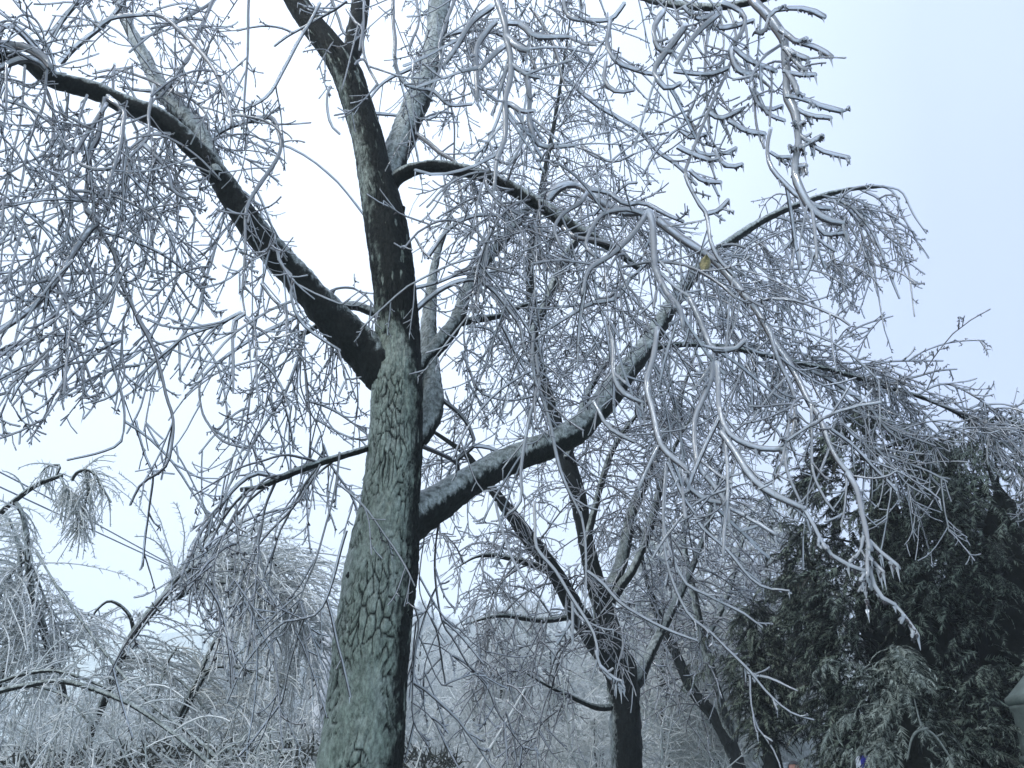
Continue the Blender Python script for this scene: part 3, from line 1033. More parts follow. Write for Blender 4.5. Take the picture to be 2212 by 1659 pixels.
br(0, 1, 4.6, 4.4, 8, 6, [(450, 845), (520, 900), (620, 980), (720, 1040), (760, 1080)], 0.9, dens=6)
br(0, 1, 4.8, 4.7, 9, 6, [(590, 290), (720, 220), (860, 200), (960, 210), (1050, 240), (1200, 330), (1260, 450)], 0.8)
br(0, 1, 4.8, 4.9, 7, 4, [(520, 420), (420, 470), (330, 510), (250, 570), (180, 660)], 0.8)
br(0, 1, 3.8, 3.6, 8, 8, [(1430, -50), (1440, 60), (1480, 120), (1600, 140), (1750, 130), (1840, 30)], 1.1, dens=7)
br(0, 1, 3.6, 3.5, 9, 8, [(1750, 130), (1730, 300), (1780, 400), (1870, 440), (2000, 480), (2090, 480)], 1.1, dens=7)
br(0, 1, 3.6, 3.5, 8, 7, [(1720, 400), (1710, 550), (1780, 610), (1890, 590)], 1.1, dens=7)
br(0, 1, 3.3, 3.3, 9, 8, [(2100, 80), (2020, 220), (2050, 340), (2140, 350)], 1.2, dens=7)
br(0, 1, 3.3, 3.3, 10, 8, [(2240, 180), (2090, 390), (2040, 500), (2110, 590), (2200, 550)], 1.2, dens=7)
br(0, 1, 5.4, 5.3, 8, 6, [(1440, 510), (1640, 680), (1800, 780), (1930, 860), (2050, 990), (2150, 1060), (2300, 1200)], 0.9, subs=2)
br(0, 1, 4.6, 4.5, 5, 4, [(870, 60), (840, 300), (800, 560), (790, 700)], 0.5)
br(0, 1, 5.0, 4.9, 5, 4, [(700, 600), (730, 800), (730, 1050), (760, 1250)], 0.5)
br(0, 1, 4.6, 4.5, 6, 4, [(1220, 50), (1320, 200), (1380, 330), (1420, 500), (1480, 620)], 0.7)
br(0, 1, 4.5, 4.3, 6, 4, [(1560, 900), (1560, 960), (1650, 1020), (1780, 1050), (1900, 1000)], 0.9)
br(0, 1, 4.6, 4.6, 6, 4, [(180, 740), (330, 750), (560, 780), (640, 730)], 0.8)
br(0, 1, 4.4, 4.2, 6, 4, [(480, -40), (500, 160), (440, 330), (520, 460)], 0.9)
br(0, 1, 3.7, 3.6, 6, 5, [(30, 60), (90, 160), (130, 200), (110, 330)], 1.1, dens=5)
br(0, 1, 3.7, 3.6, 6, 5, [(150, 20), (130, 280), (150, 410), (230, 550)], 1.1, dens=6)
br(0, 1, 4.2, 4.0, 7, 5, [(1640, 1400), (1760, 1290), (1850, 1200), (1920, 1190)], 0.9)
# --- off limb C, coming forward
br(0, 1, 4.2, 3.4, 15, 10, [(1360, 1300), (1400, 1250), (1450, 1215), (1530, 1210), (1600, 1260), (1700, 1340), (1830, 1400), (1960, 1390), (2040, 1440), (2200, 1560), (2390, 1690), (2510, 1820), (2640, 1980), (2730, 2110), (2800, 2220), (2890, 2350), (2950, 2460), (3010, 2610), (3080, 2710), (3160, 2890), (3240, 3020), (3310, 3090)], 1.1, subs=2.5, dens=12)
br(0, 1, 3.6, 3.4, 11, 8, [(1990, 1385), (1930, 1480), (1870, 1550), (1750, 1659), (1600, 1760), (1560, 1900)], 1.1)
br(0, 1, 3.6, 3.3, 12, 9, [(1980, 1390), (2020, 1500), (2030, 1659), (2030, 1750), (2100, 1900), (2180, 2000), (2212, 2120)], 1.2)
br(0, 1, 3.7, 3.5, 9, 7, [(1960, 1400), (1850, 1370), (1700, 1400), (1620, 1500), (1590, 1600), (1640, 1659)], 1.1)
br(0, 1, 3.8, 3.6, 8, 7, [(1600, 1250), (1540, 1330), (1450, 1390), (1380, 1500), (1420, 1600)], 1)
br(0, 1, 3.9, 3.7, 9, 7, [(1620, 1240), (1720, 1260), (1830, 1330), (1950, 1320), (2100, 1400), (2212, 1450)], 1.1)
br(0, 1, 4.1, 3.8, 9, 5, [(1430, 1480), (1500, 1540), (1640, 1560), (1760, 1600), (1850, 1680)], 0.6)
br(0, 1, 4.2, 4.2, 7, 4, [(1280, 1300), (1290, 1400), (1290, 1500), (1300, 1659)], 0.5)
br(0, 1, 4.3, 4.2, 6, 4, [(930, 1160), (960, 1240), (1060, 1340), (1160, 1400), (1260, 1420)], 0.9)
br(0, 1, 4.6, 4.5, 6, 4, [(720, 1110), (770, 1240), (780, 1340), (880, 1500), (960, 1620)], 0.7)
# --- right, the hanging chain near the viewer
br(0, 2, 3.15, 3.0, 14, 11, [(420, -20), (450, 30), (520, 100), (580, 180), (640, 280), (645, 400), (660, 520), (660, 640), (705, 730), (730, 830), (740, 960), (720, 1100), (720, 1180), (780, 1300), (840, 1380), (940, 1440), (1040, 1460)], 1.3, dens=3, wobb=0.005)
for pts, ra, rb in [
    ([(555, 120), (620, 72), (760, 65), (830, 80), (910, 120)], 6, 9), ([(620, 200), (680, 240), (740, 285), (810, 260)], 8, 8), ([(740, 285), (860, 320), (960, 380)], 7, 9),
    ([(650, 320), (700, 350), (760, 380), (810, 390)], 8, 9), ([(645, 465), (760, 492), (860, 490)], 6, 8), ([(665, 630), (780, 650), (900, 700), (1030, 730)], 6, 9), ([(735, 715), (840, 760), (960, 772)], 6, 8),
    ([(745, 870), (780, 910), (830, 935), (910, 890)], 6, 8), ([(750, 870), (800, 920), (880, 980), (970, 1010), (1070, 1030)], 5, 8), ([(730, 850), (760, 820), (790, 800)], 7, 8), ([(720, 1090), (760, 1090), (800, 1085)], 7, 8),
    ([(735, 970), (770, 965), (785, 960)], 7, 9), ([(740, 970), (700, 980), (690, 950)], 7, 9), ([(660, 330), (720, 400), (760, 440), (800, 460)], 6, 7), ([(670, 480), (720, 560), (740, 610)], 7, 9), ([(560, 130), (540, 200), (480, 230), (460, 190), (500, 170)], 7, 7),
]:
    br(0, 2, 3.05, 3.0, ra, rb, pts, 1.3, dens=2, tl=(0.03, 0.07), wobb=0.004)
br(0, 2, 3.6, 3.7, 4, 4, [(110, 150), (140, 280), (140, 400), (120, 550), (0, 800), (-60, 900)], 0.6, dens=7)
br(0, 2, 3.6, 3.7, 4, 4, [(230, 80), (265, 230), (260, 400), (200, 570), (100, 800), (50, 900)], 0.6, dens=7)
br(0, 2, 3.5, 3.4, 5, 8, [(290, 60), (330, 170), (340, 300), (300, 450), (180, 700), (100, 900), (40, 1080), (20, 1170), (100, 1330), (150, 1400), (170, 1560), (220, 1680), (330, 1800)], 0.9, dens=7)
br(0, 2, 3.5, 3.4, 5, 5, [(390, 100), (410, 250), (420, 420), (460, 560), (470, 800), (530, 960)], 0.9, dens=5)
br(0, 2, 3.4, 3.3, 4, 5, [(590, 400), (570, 600), (560, 820)], 0.9, dens=4)
br(0, 2, 3.3, 3.2, 6, 9, [(570, 840), (540, 1000), (560, 1100), (620, 1170), (720, 1270), (860, 1350), (960, 1360)], 1.2, dens=4)
for pts, ra, rb, Y in [
    ([(100, 80), (180, 180), (300, 190), (460, 140)], 7, 8, 3.3), ([(330, 320), (430, 400), (600, 470)], 7, 8, 3.3), ([(300, 330), (330, 440), (400, 490), (470, 490)], 8, 9, 3.3), ([(-60, 470), (60, 490), (200, 490), (300, 450)], 7, 8, 3.4),
    ([(170, 740), (250, 780), (390, 720)], 7, 8, 3.4), ([(290, 790), (400, 860), (530, 880)], 7, 8, 3.4), ([(-40, 960), (90, 1020), (190, 1050)], 8, 8, 3.4), ([(210, 970), (240, 1050), (310, 1090), (390, 1070)], 6, 7, 3.4),
    ([(40, 1110), (130, 1180), (250, 1190)], 6, 7, 3.5), ([(240, 100), (120, 200), (30, 300), (-40, 420)], 8, 8, 3.2), ([(250, 30), (330, 60), (390, 110), (390, 200), (330, 300)], 8, 7, 3.3), ([(0, 50), (60, 110), (140, 130), (250, 60)], 6, 7, 3.2),
    ([(140, 1400), (240, 1370), (300, 1300)], 7, 7, 3.5), ([(430, 560), (480, 680), (560, 720), (650, 690)], 6, 6, 3.4), ([(470, 600), (540, 740), (660, 790)], 5, 6, 3.4), ([(560, 990), (620, 1025), (710, 1025)], 5, 6, 3.3),
    ([(860, 1460), (920, 1530), (1060, 1520)], 6, 7, 3.2), ([(-20, 850), (60, 900), (160, 875)], 6, 6, 3.6), ([(60, 950), (130, 1010), (290, 1000), (350, 965)], 5, 6, 3.6),
]:
    br(0, 2, Y, Y, ra, rb, pts, 1.2, dens=2.5, tl=(0.03, 0.09), wobb=0.004)
# --- crown of limb B, further back
br(0, 2, 6.1, 6.3, 4, 3, [(900, 1270), (1010, 1290), (1130, 1220), (1290, 1210), (1380, 1260), (1420, 1400), (1500, 1540)], 1, dens=5, tl=(0.05, 0.2))
br(0, 2, 6.2, 6.3, 3.5, 2.5, [(1290, 1210), (1420, 1250), (1500, 1400), (1580, 1510)], 1, dens=6, tl=(0.03, 0.1))
br(0, 2, 6.1, 6.2, 5, 4, [(1000, 1300), (1100, 1360), (1200, 1480), (1260, 1600), (1300, 1690), (1340, 1790), (1400, 1930)], 1, dens=12, tl=(0.04, 0.16))
br(0, 2, 6.1, 6.2, 4, 3, [(1010, 1300), (1200, 1400), (1300, 1500), (1420, 1610)], 1, dens=10, tl=(0.06, 0.3))
for k in range(26):     # pendent shoots off the back of limb B
    x0 = 1370 + 480 * k / 25 + rng.uniform(-15, 15)
    y0 = np.interp(x0, [1380, 1450, 1510, 1580, 1660, 1750, 1850], [760, 660, 580, 520, 470, 432, 410])
    d = rng.uniform(60, 150)
    h = rng.uniform(120, 300)
    BR.append(([(x0, y0), (x0 + d * 0.5, y0 + h * 0.12), (x0 + d * 0.9, y0 + h * 0.5), (x0 + d * 1.15, y0 + h)], 5.9 + 0.02 * k, 6.2, 4.5, 3, 1.0, dict(dens=11, tl=(0.08, 0.4), subs=3, sl=(0.25, 0.6))))
# --- crown over the conifers: limb K
for k in range(26):
    x0 = 1560 + 640 * k / 25 + rng.uniform(-12, 12)
    y0 = np.interp(x0, [1500, 1600, 1700, 1800, 1900, 1990, 2060, 2160, 2230], [745, 755, 778, 800, 832, 858, 888, 950, 1000])
    d = rng.uniform(60, 140)
    h = rng.uniform(60, 190) if k % 2 else rng.uniform(10, 50)
    lift = rng.uniform(-35, -10) if k % 2 == 0 else 0
    BR.append(([(x0, y0), (x0 + d * 0.5, y0 + h * 0.25 + lift), (x0 + d, y0 + h * 0.65 + lift * 0.6), (x0 + d * 1.3, y0 + h)], 6.3, 6.2, 4, 3, 1.0, dict(dens=20, tl=(0.08, 0.34), subs=3.5, sl=(0.2, 0.5), gaps=False)))
br(1, 2, 6.3, 6.4, 4, 2.5, [(850, 680), (950, 600), (1080, 500), (1200, 440), (1360, 395)], 1, dens=10, tl=(0.04, 0.14), gaps=False)
br(1, 2, 6.3, 6.4, 4, 3, [(1100, 770), (1300, 700), (1500, 680), (1690, 685)], 1, dens=12, tl=(0.05, 0.2), gaps=False)
br(1, 2, 6.2, 6.3, 4, 3, [(1300, 830), (1500, 790), (1640, 750), (1780, 735)], 1, dens=12, tl=(0.05, 0.22), gaps=False)
br(1, 2, 6.2, 6.1, 8, 5, [(640, 640), (800, 740), (930, 800), (1060, 880), (1200, 980), (1320, 1120), (1420, 1200)], 0.8, subs=4, dens=14, gaps=False)
br(1, 2, 6.2, 6.1, 5, 4, [(1000, 860), (1100, 980), (1240, 1060), (1400, 1140), (1560, 1200), (1640, 1230)], 1, subs=4, dens=14, gaps=False)
br(1, 2, 6.2, 6.1, 5, 4, [(1000, 960), (1040, 1100), (1200, 1240), (1400, 1320), (1600, 1400), (1720, 1470)], 1, subs=4, dens=14, gaps=False)
br(1, 2, 6.1, 6.0, 4, 3, [(1240, 1240), (1340, 1340), (1440, 1480), (1580, 1555)], 1, subs=2, dens=12, gaps=False)
# --- right centre, thick iced pendants near the viewer
br(1, 2, 3.5, 3.3, 9, 9, [(190, 640), (180, 800), (130, 940), (75, 1100), (90, 1350), (180, 1480), (280, 1620), (300, 1720)], 1.2, dens=4)
br(1, 2, 3.4, 3.2, 9, 9, [(220, 700), (230, 830), (230, 1000), (280, 1150), (380, 1220), (520, 1260), (680, 1260)], 1.2, dens=4)
br(1, 2, 3.3, 3.1, 10, 10, [(240, 1150), (330, 1280), (430, 1450), (560, 1560), (770, 1650)], 1.3, dens=3)
br(1, 2, 3.4, 3.3, 7, 8, [(-20, 1380), (10, 1450), (60, 1530), (160, 1590), (270, 1610)], 1.2, dens=3)
br(1, 2, 3.3, 3.2, 8, 7, [(260, 1120), (290, 1350), (290, 1590), (270, 1760), (260, 1950)], 1, dens=5)
br(1, 2, 3.6, 3.4, 9, 9, [(20, 250), (100, 430), (150, 560), (180, 620), (330, 620), (410, 560)], 1.2, dens=5)
br(1, 2, 3.6, 3.5, 8, 5, [(560, 500), (620, 700), (710, 930), (710, 1180), (670, 1280), (680, 1420), (780, 1640), (830, 1790)], 0.9, dens=7)
br(1, 2, 3.7, 3.6, 5, 3, [(640, 640), (650, 780), (580, 960), (480, 1150)], 0.4, dens=4)
br(1, 2, 3.5, 3.4, 6, 5, [(830, 980), (840, 1180), (840, 1400), (900, 1560), (970, 1660)], 0.9, dens=6)
br(1, 2, 3.2, 2.9, 9, 8, [(1060, 1420), (1120, 1520), (1150, 1659), (1180, 1800), (1200, 1900)], 1.3, dens=2, wobb=0.004)
for pts, ra, rb in [
    ([(1195, 240), (1190, 330), (1190, 420)], 7, 7), ([(1205, 190), (1250, 240), (1290, 280), (1390, 360)], 6, 7), ([(1210, 300), (1250, 350), (1300, 395)], 6, 7),
    ([(1205, 250), (1215, 400), (1250, 520), (1300, 580), (1370, 610)], 6, 8), ([(1365, 605), (1440, 690), (1520, 800)], 5, 4), ([(1190, 420), (1185, 520), (1195, 630)], 2, 1.5),
    ([(790, 0), (850, 100), (920, 240), (1020, 330), (1180, 390)], 6, 7),
]:
    br(2, 2, 2.95, 2.9, ra, rb, pts, 1.3, dens=0.5, tl=(0.02, 0.05), wobb=0.003)
br(1, 1, 3.7, 3.6, 9, 8, [(1720, 420), (1750, 560), (1760, 650), (1760, 800), (1820, 900), (1950, 960)], 1.2, dens=5)
br(1, 1, 3.7, 3.6, 7, 8, [(1630, 950), (1700, 1100), (1800, 1170), (1890, 1210)], 1.1, dens=4)
br(1, 1, 3.4, 3.2, 9, 10, [(2040, 480), (2000, 700), (1960, 850), (2000, 1000), (2050, 1220), (2130, 1310), (2230, 1380)], 1.3, dens=4)
br(1, 1, 3.9, 4.0, 8, 6, [(1890, 120), (1780, 280), (1620, 320), (1470, 400), (1330, 480), (1240, 560)], 1)
br(1, 1, 3.9, 4.1, 7, 6, [(2050, -20), (1900, 130), (1750, 260), (1700, 320), (1590, 300)], 1)
br(1, 1, 4.1, 4.2, 7, 6, [(1260, 640), (1290, 880), (1240, 1010), (1200, 1200), (1170, 1400), (1165, 1600), (1080, 1680)], 0.9, dens=6)
br(1, 1, 4.1, 4.2, 7, 6, [(1250, 500), (1240, 760), (1290, 920), (1330, 1060), (1390, 1300), (1460, 1500), (1560, 1700)], 0.8, dens=6)
br(1, 1, 4.5, 4.3, 8, 5, [(560, 1659 - 1659 + 20), (700, -170), (860, -250), (1050, -250), (1200, -190), (1400, -130)], 0.8)
br(1, 1, 4.5, 4.5, 6, 4, [(475, 215), (620, 180), (740, 130), (850, 110), (990, 100), (1150, 60)], 0.7)
br(1, 1, 4.5, 4.4, 9, 5, [(480, 365), (600, 260), (720, 190), (860, 165), (960, 220), (1050, 310), (1150, 450), (1180, 600), (1250, 700)], 0.7, subs=2)
br(1, 1, 4.6, 4.9, 10, 8, [(525, 1235), (640, 1280), (740, 1335), (760, 1410)], 0.3, dens=4)
br(1, 1, 4.9, 5.1, 11, 9, [(600, 880), (660, 940), (740, 1000), (810, 1080), (850, 1170), (860, 1230), (740, 1335)], 0.5, dens=5)
br(1, 1, 5.0, 5.0, 7, 5, [(855, 1240), (960, 1250), (1070, 1300), (1160, 1380)], 0.9, dens=5)
br(1, 1, 4.6, 4.8, 6, 4, [(1040, 460), (1100, 600), (1200, 760), (1300, 820)], 0.7)
br(1, 1, 5.0, 5.0, 5, 3, [(820, 460), (960, 480), (1080, 620), (1170, 780), (1220, 900)], 0.7)
br(1, 1, 4.8, 4.9, 5, 3, [(780, 620), (860, 820), (920, 900), (1100, 940), (1280, 900)], 0.6)
# --- thin dark hanging shoots right of the trunk
br(2, 1, 4.7, 5.0, 5, 3, [(640, 30), (610, 250), (610, 450), (650, 710), (720, 830), (820, 1000), (940, 1130), (1000, 1280), (1080, 1400), (1200, 1560)], 0.3, dens=5, tl=(0.1, 0.4))
br(2, 1, 4.7, 4.9, 3, 2, [(545, 100), (510, 300), (510, 520), (600, 720), (680, 850)], 0.3, dens=4)
br(2, 1, 4.6, 4.7, 4.5, 3, [(455, 585), (490, 680), (490, 780), (470, 900), (450, 1200), (460, 1380), (560, 1530)], 0.3, dens=4)
br(2, 1, 4.7, 4.8, 4, 2.5, [(490, 780), (560, 940), (610, 1060), (660, 1130), (720, 1130)], 0.3, dens=5)
br(2, 1, 4.8, 4.8, 3, 2, [(650, 720), (560, 950), (530, 1150), (525, 1280)], 0.3, dens=3)
br(2, 1, 4.8, 4.7, 3, 2, [(605, 585), (500, 700), (400, 830)], 0.3, dens=3)
br(2, 1, 4.7, 4.8, 3, 2, [(450, 1230), (560, 1320), (670, 1460)], 0.4, dens=4)
br(2, 1, 4.9, 5.0, 3, 2, [(520, 850), (640, 880), (800, 1000), (930, 1110)], 0.4, dens=5)
br(2, 1, 5.0, 5.1, 3, 2, [(655, 715), (760, 760), (860, 860), (1000, 950), (1140, 1080)], 0.4, dens=5)
# --- thick iced ends in front of the second tree
br(2, 1, 4.3, 4.2, 6, 6, [(1000, -60), (1050, 150), (1100, 290), (1180, 430), (1250, 510)], 1.1, dens=3)
br(2, 1, 4.2, 4.0, 7, 6, [(1250, -60), (1260, 100), (1260, 250), (1370, 390), (1480, 560), (1620, 780), (1660, 930)], 1.1, dens=4)
br(2, 1, 4.2, 4.2, 5, 4, [(1545, 0), (1570, 200), (1580, 450), (1570, 650)], 1, dens=3)
br(2, 1, 4.1, 4.1, 5, 5, [(1490, 580), (1492, 700), (1490, 800)], 1.2, dens=1)
br(2, 1, 4.0, 4.0, 5, 5, [(1640, 900), (1690, 1040), (1830, 1160)], 1.2, dens=0.5, wobb=0.004)
br(2, 1, 4.2, 4.1, 6, 5, [(1590, 390), (1680, 460), (1780, 570), (1900, 650), (2100, 760), (2300, 830)], 1, dens=4)
br(2, 2, 3.9, 3.8, 6, 5, [(-105, -318), (-20, -120), (60, 20), (130, 120), (280, 250), (420, 420), (530, 500), (660, 520)], 1.1, dens=4)
br(2, 2, 4.2, 4.1, 6, 5, [(-105, -318), (-110, 120), (0, 440), (120, 520), (280, 600), (400, 660), (520, 750)], 1, dens=5)
br(2, 2, 4.4, 4.2, 6, 4, [(-105, -318), (-130, 250), (0, 620), (180, 780), (300, 900), (430, 1030), (560, 1190), (700, 1310), (840, 1355)], 0.9, dens=9)
br(2, 2, 4.4, 4.2, 5, 4, [(420, 1050), (560, 1070), (650, 1110), (740, 1150)], 1.1, dens=6)
br(2, 2, 4.6, 4.5, 4, 3, [(430, 1030), (430, 1200), (470, 1380), (540, 1480), (600, 1580), (640, 1700)], 1.1, dens=6)

for pts, Y0, Y1, r0, r1, ice, k in BR:
    C, R, L = trace(pts, Y0, Y1, r0, r1, step=0.05)
    R = R * (0.70 if ice >= 1.2 else 0.60)
    kk = dict(dens=9, tl=(0.08, 0.52), twig_ice=0.0047 * (Y0 / 3.6) ** 0.3, subs=1.2 if L > 0.6 else 0)
    if ice >= 1.2:
        kk['twig_ice'] = 0.0075
        kk['subs'] = 0
    if Y0 < 4.7 and np.mean([p[1] for p in pts]) > 1106 and pts[0][0] > 1050:
        kk.update(subs=0, tl=(0.03, 0.15))
    kk.update(k)
    add_branch(TREE, C - TL, R, ice, **kk)

# untraced branches: they fill the crown along the limbs
def auto_branches(tree, base, C, n, lo, hi, ln=(0.7, 1.6), r=(0.009, 0.0045), lift=0.5, grav=0.15, toward=(0, 0, 0), gaps=True, detail=1, ice=0.9, **k):
    S, T, _, f = pick(C[None], n, lo, hi)
    D = norm(side_dirs(T, n, 0.35, lift) + np.array(toward))
    L = rng.uniform(*ln, n)
    B = grow(S, D, L, 18, grav * rng.uniform(0.6, 1.4, n), 0.02, 0.06)
    if gaps:
        keep = keep_mask(B, 1.0)
        B = B[keep]
    for c in B:
        add_branch(tree, c - base, np.linspace(r[0], r[1], 18), ice, detail=detail, gaps=gaps, **k)


kw = dict(dens=9, subs=2.0, twig_ice=0.0047, tl=(0.10, 0.55), sl=(0.4, 1.0))
kd = dict(dens=8, subs=1.2, twig_ice=0.0036, ice=0.45, tl=(0.08, 0.40), sl=(0.4, 0.9))
auto_branches(TREE, TL, LIMBS['A'][0], 20, 0.45, 1.0, (0.6, 1.5), grav=0.17, **kw)
auto_branches(TREE, TL, LIMBS['A'][0], 5, 0.2, 0.5, (0.4, 0.9), grav=0.14, **kw)
auto_branches(TREE, TL, LIMBS['A2'][0], 10, 0.2, 1.0, (0.6, 1.4), grav=0.14, **kw)
auto_branches(TREE, TL, LIMBS['E'][0], 9, 0.45, 1.0, (0.7, 1.5), grav=0.12, toward=(0.5, 0, 0), **kw)
auto_branches(TREE, TL, LIMBS['C'][0], 12, 0.3, 1.0, (0.6, 1.5), grav=0.15, **kw)
auto_branches(TREE, TL, LIMBS['D2'][0], 12, 0.3, 1.0, (0.6, 1.4), grav=0.14, toward=(0.4, 0, 0), **kw)
auto_branches(TREE, TL, LIMBS['B'][0], 12, 0.45, 0.85, (0.6, 1.4), grav=0.14, **kw)
auto_branches(TREE, TL, LIMBS['G'][0], 8, 0.3, 1.0, (0.5, 1.2), r=(0.01, 0.005), lift=0.0, grav=0.2, toward=(-0.3, 0, -0.3), **kd)
auto_branches(TREE, TL, LIMBS['F'][0], 8, 0.25, 1.0, (0.4, 1.0), r=(0.01, 0.005), lift=-0.2, grav=0.16, toward=(-0.4, 0, -0.2), **kd)
auto_branches(TREE, TL, LIMBS['H'][0], 14, 0.2, 0.9, (0.5, 1.3), grav=0.2, toward=(0, 0.2, -0.2), **kw)

# the one withered leaf still on the tree
def leaf():
    c, t = at(1516, 574, 3.7)
    n = 9
    s = np.linspace(0, 1, n)
    wdt = 0.027 * np.sin(pi * s ** 0.75) ** 0.8
    V = []
    for i in range(n):
        for j in range(-3, 4):
            u = j / 3
            x = u * wdt[i]
            V.append((x * 0.95 + 0.008 * sin(3 * s[i]) - 0.03 * s[i], 0.022 * abs(u) * wdt[i] / 0.027 + 0.006 * sin(5 * u + 4 * s[i]), -0.10 * s[i]))
    V = np.array(V) * 1.2 + c - TL + np.array([0.03, -0.01, 0.07])
    i = np.arange(n * 7).reshape(n, 7)
    Q = np.stack([i[:-1, :-1], i[:-1, 1:], i[1:, 1:], i[1:, :-1]], -1).reshape(-1, 4)
    m = principled('withered_leaf', [(0.35, (0.10, 0.09, 0.03)), (0.7, (0.34, 0.30, 0.13))], 40, 0.5, 0.5, 90)
    o = obj('leaf', Geo().add(V, Q).mesh('leaf', [m]), TREE, label='withered yellow-brown leaf')
    md = o.modifiers.new('thickness', 'SOLIDIFY')
    md.thickness = 0.0012


leaf()

# ------------------------------------------------------------------ second and third tree
def simple_tree(label, trunkpts, Y, limbs, n_auto, seed, tw=0.0056, name='bare_tree', dens=12, sublen=(0.7, 1.8), detail=0, gz=False):
    global rng
    rng = np.random.default_rng(seed)
    C, R, L = trace(trunkpts, Y, Y, step=0.05)
    C, R = to_ground(C, R, 1.25)
    base = np.array([C[0][0], C[0][1], 0])
    o = thing(name, label, 'tree', tuple(base))
    add_limb(o, C - base, R, 'trunk', glaze=True, Wd=np.array([-0.8, 0.2, 0.55]), sides=32, bias=0.0 if gz else 0.5, amp=0.11)
    for pts, Y0, Y1, na in limbs:
        C, R, L = trace(pts, Y0, Y1, step=0.05)
        R = R * np.interp(np.linspace(0, 1, len(R)), [0, 0.6, 1], [1, 1, 0.35])
        add_limb(o, C - base, R, 'limb', glaze=gz or R.max() < 0.09, sides=12, shift=0.10, amp=0.08)
        n = max(3, int(L * max(na, 7 if not gz else 1)))
        auto_branches(o, base, C, n, 0.15, 1.0, sublen, (0.016, 0.007), 0.35, 0.11, gaps=True, detail=detail, ice=0.7 if gz else 0.55, dens=dens, subs=1.6, twig_ice=tw, tl=(0.12, 0.4), sl=(0.35, 0.8), wobb=0.02, up=0.14, sub2=1)
    return o


T2 = simple_tree('dark second tree behind the mossy trunk, forked low into several black limbs', [(1356, 1668, 33), (1352, 1600, 33), (1350, 1530, 32), (1342, 1455, 34), (1318, 1375, 26), (1292, 1275, 21)], 10.0, [
    ([(1350, 1530, 26), (1335, 1465, 26), (1305, 1412, 24), (1250, 1330, 22), (1200, 1240, 18), (1140, 1160, 17), (1085, 1085, 14), (1050, 1040, 13), (1010, 985, 12), (970, 955, 11), (925, 925, 9)], 10, 9.0, 6),
    ([(1296, 1290, 21), (1290, 1270, 21), (1268, 1180, 17), (1250, 1080, 18), (1225, 990, 17), (1190, 880, 14), (1168, 800, 12), (1150, 700, 10), (1145, 550, 8), (1172, 400, 7), (1200, 250, 6), (1220, 120, 5), (1235, 20, 4)], 10, 9.4, 6),
    ([(1300, 1300, 15), (1340, 1220, 14), (1365, 1110, 12), (1395, 1030, 11), (1420, 975, 9), (1450, 900, 7), (1490, 800, 5), (1520, 700, 4)], 10, 10.6, 6),
    ([(1320, 1300, 9), (1345, 1260, 10), (1370, 1225, 9), (1404, 1140, 9), (1430, 1040, 7), (1465, 950, 5), (1520, 860, 3)], 10, 9.5, 6),
    ([(1350, 1500, 15), (1375, 1470, 16), (1395, 1430, 13), (1430, 1360, 10), (1480, 1260, 8), (1520, 1160, 6), (1545, 1060, 5), (1580, 950, 4)], 10, 10.8, 6),
    ([(1150, 720, 8), (1190, 330 + 300, 11), (1230, 290 + 250, 9), (1290, 480, 7), (1370, 430, 5)], 9.4, 9.2, 3),
    ([(1335, 1525, 8), (1290, 1528, 7), (1240, 1508, 5), (1180, 1480, 4), (1130, 1450, 3)], 10, 9.2, 2.5),
    ([(1265, 1180, 8), (1300, 1040, 7), (1330, 960, 6), (1390, 880, 5), (1450, 830, 3)], 9.8, 9.4, 3),
    ([(1225, 990, 9), (1270, 850, 8), (1320, 760, 6), (1330, 650, 4)], 9.6, 9.9, 3),
    ([(1200, 1240, 8), (1120, 1210, 7), (1040, 1200, 5), (980, 1230, 3)], 9.7, 9.2, 3),
    ([(1250, 1330, 8), (1170, 1340, 6), (1080, 1330, 5), (1000, 1350, 3)], 9.9, 9.3, 3),
], 0, 5)
T3 = simple_tree('leaning dark tree between the second tree and the conifers', [(1598, 1668, 16), (1590, 1640, 16), (1575, 1605, 16)], 14.0, [
    ([(1575, 1605, 15), (1541, 1545, 13), (1495, 1490, 12), (1450, 1390, 10), (1415, 1310, 8), (1390, 1220, 6), (1380, 1120, 4)], 14, 14.5, 2.2),
    ([(1583, 1610, 11), (1552, 1506, 11), (1531, 1430, 10), (1515, 1360, 9), (1500, 1290, 8), (1480, 1180, 6), (1475, 1060, 4)], 14, 13.5, 2.2),
    ([(1585, 1600, 9), (1600, 1480, 8), (1620, 1360, 6), (1690, 1260, 4), (1740, 1180, 3)], 14, 14.4, 2.2),
    ([(1520, 1390, 7), (1570, 1290, 6), (1600, 1180, 5), (1640, 1080, 4)], 14, 14.4, 2.2),
], 0, 8, tw=0.0085, dens=6, sublen=(0.9, 2.0))
T4 = simple_tree('thin pale tree in the mist behind the second tree', [(1478, 1668, 11), (1475, 1600, 11), (1470, 1500, 10)], 21.0, [
    ([(1470, 1500, 10), (1462, 1400, 8), (1470, 1280, 7), (1480, 1150, 5), (1500, 1000, 4)], 21, 21, 1.6),
    ([(1470, 1480, 7), (1520, 1380, 6), (1570, 1280, 5), (1620, 1180, 4)], 21, 21.5, 1.6),
    ([(1466, 1420, 7), (1420, 1320, 6), (1390, 1200, 4)], 21, 20.5, 1.6),
    ([(1520, 1380, 5), (1620, 1330, 4), (1700, 1230, 3)], 21.3, 22, 1.6),
], 0, 9, tw=0.012, dens=5, sublen=(1.2, 2.6), gz=True)

# ------------------------------------------------------------------ bent trees on the left
rng = np.random.default_rng(77)


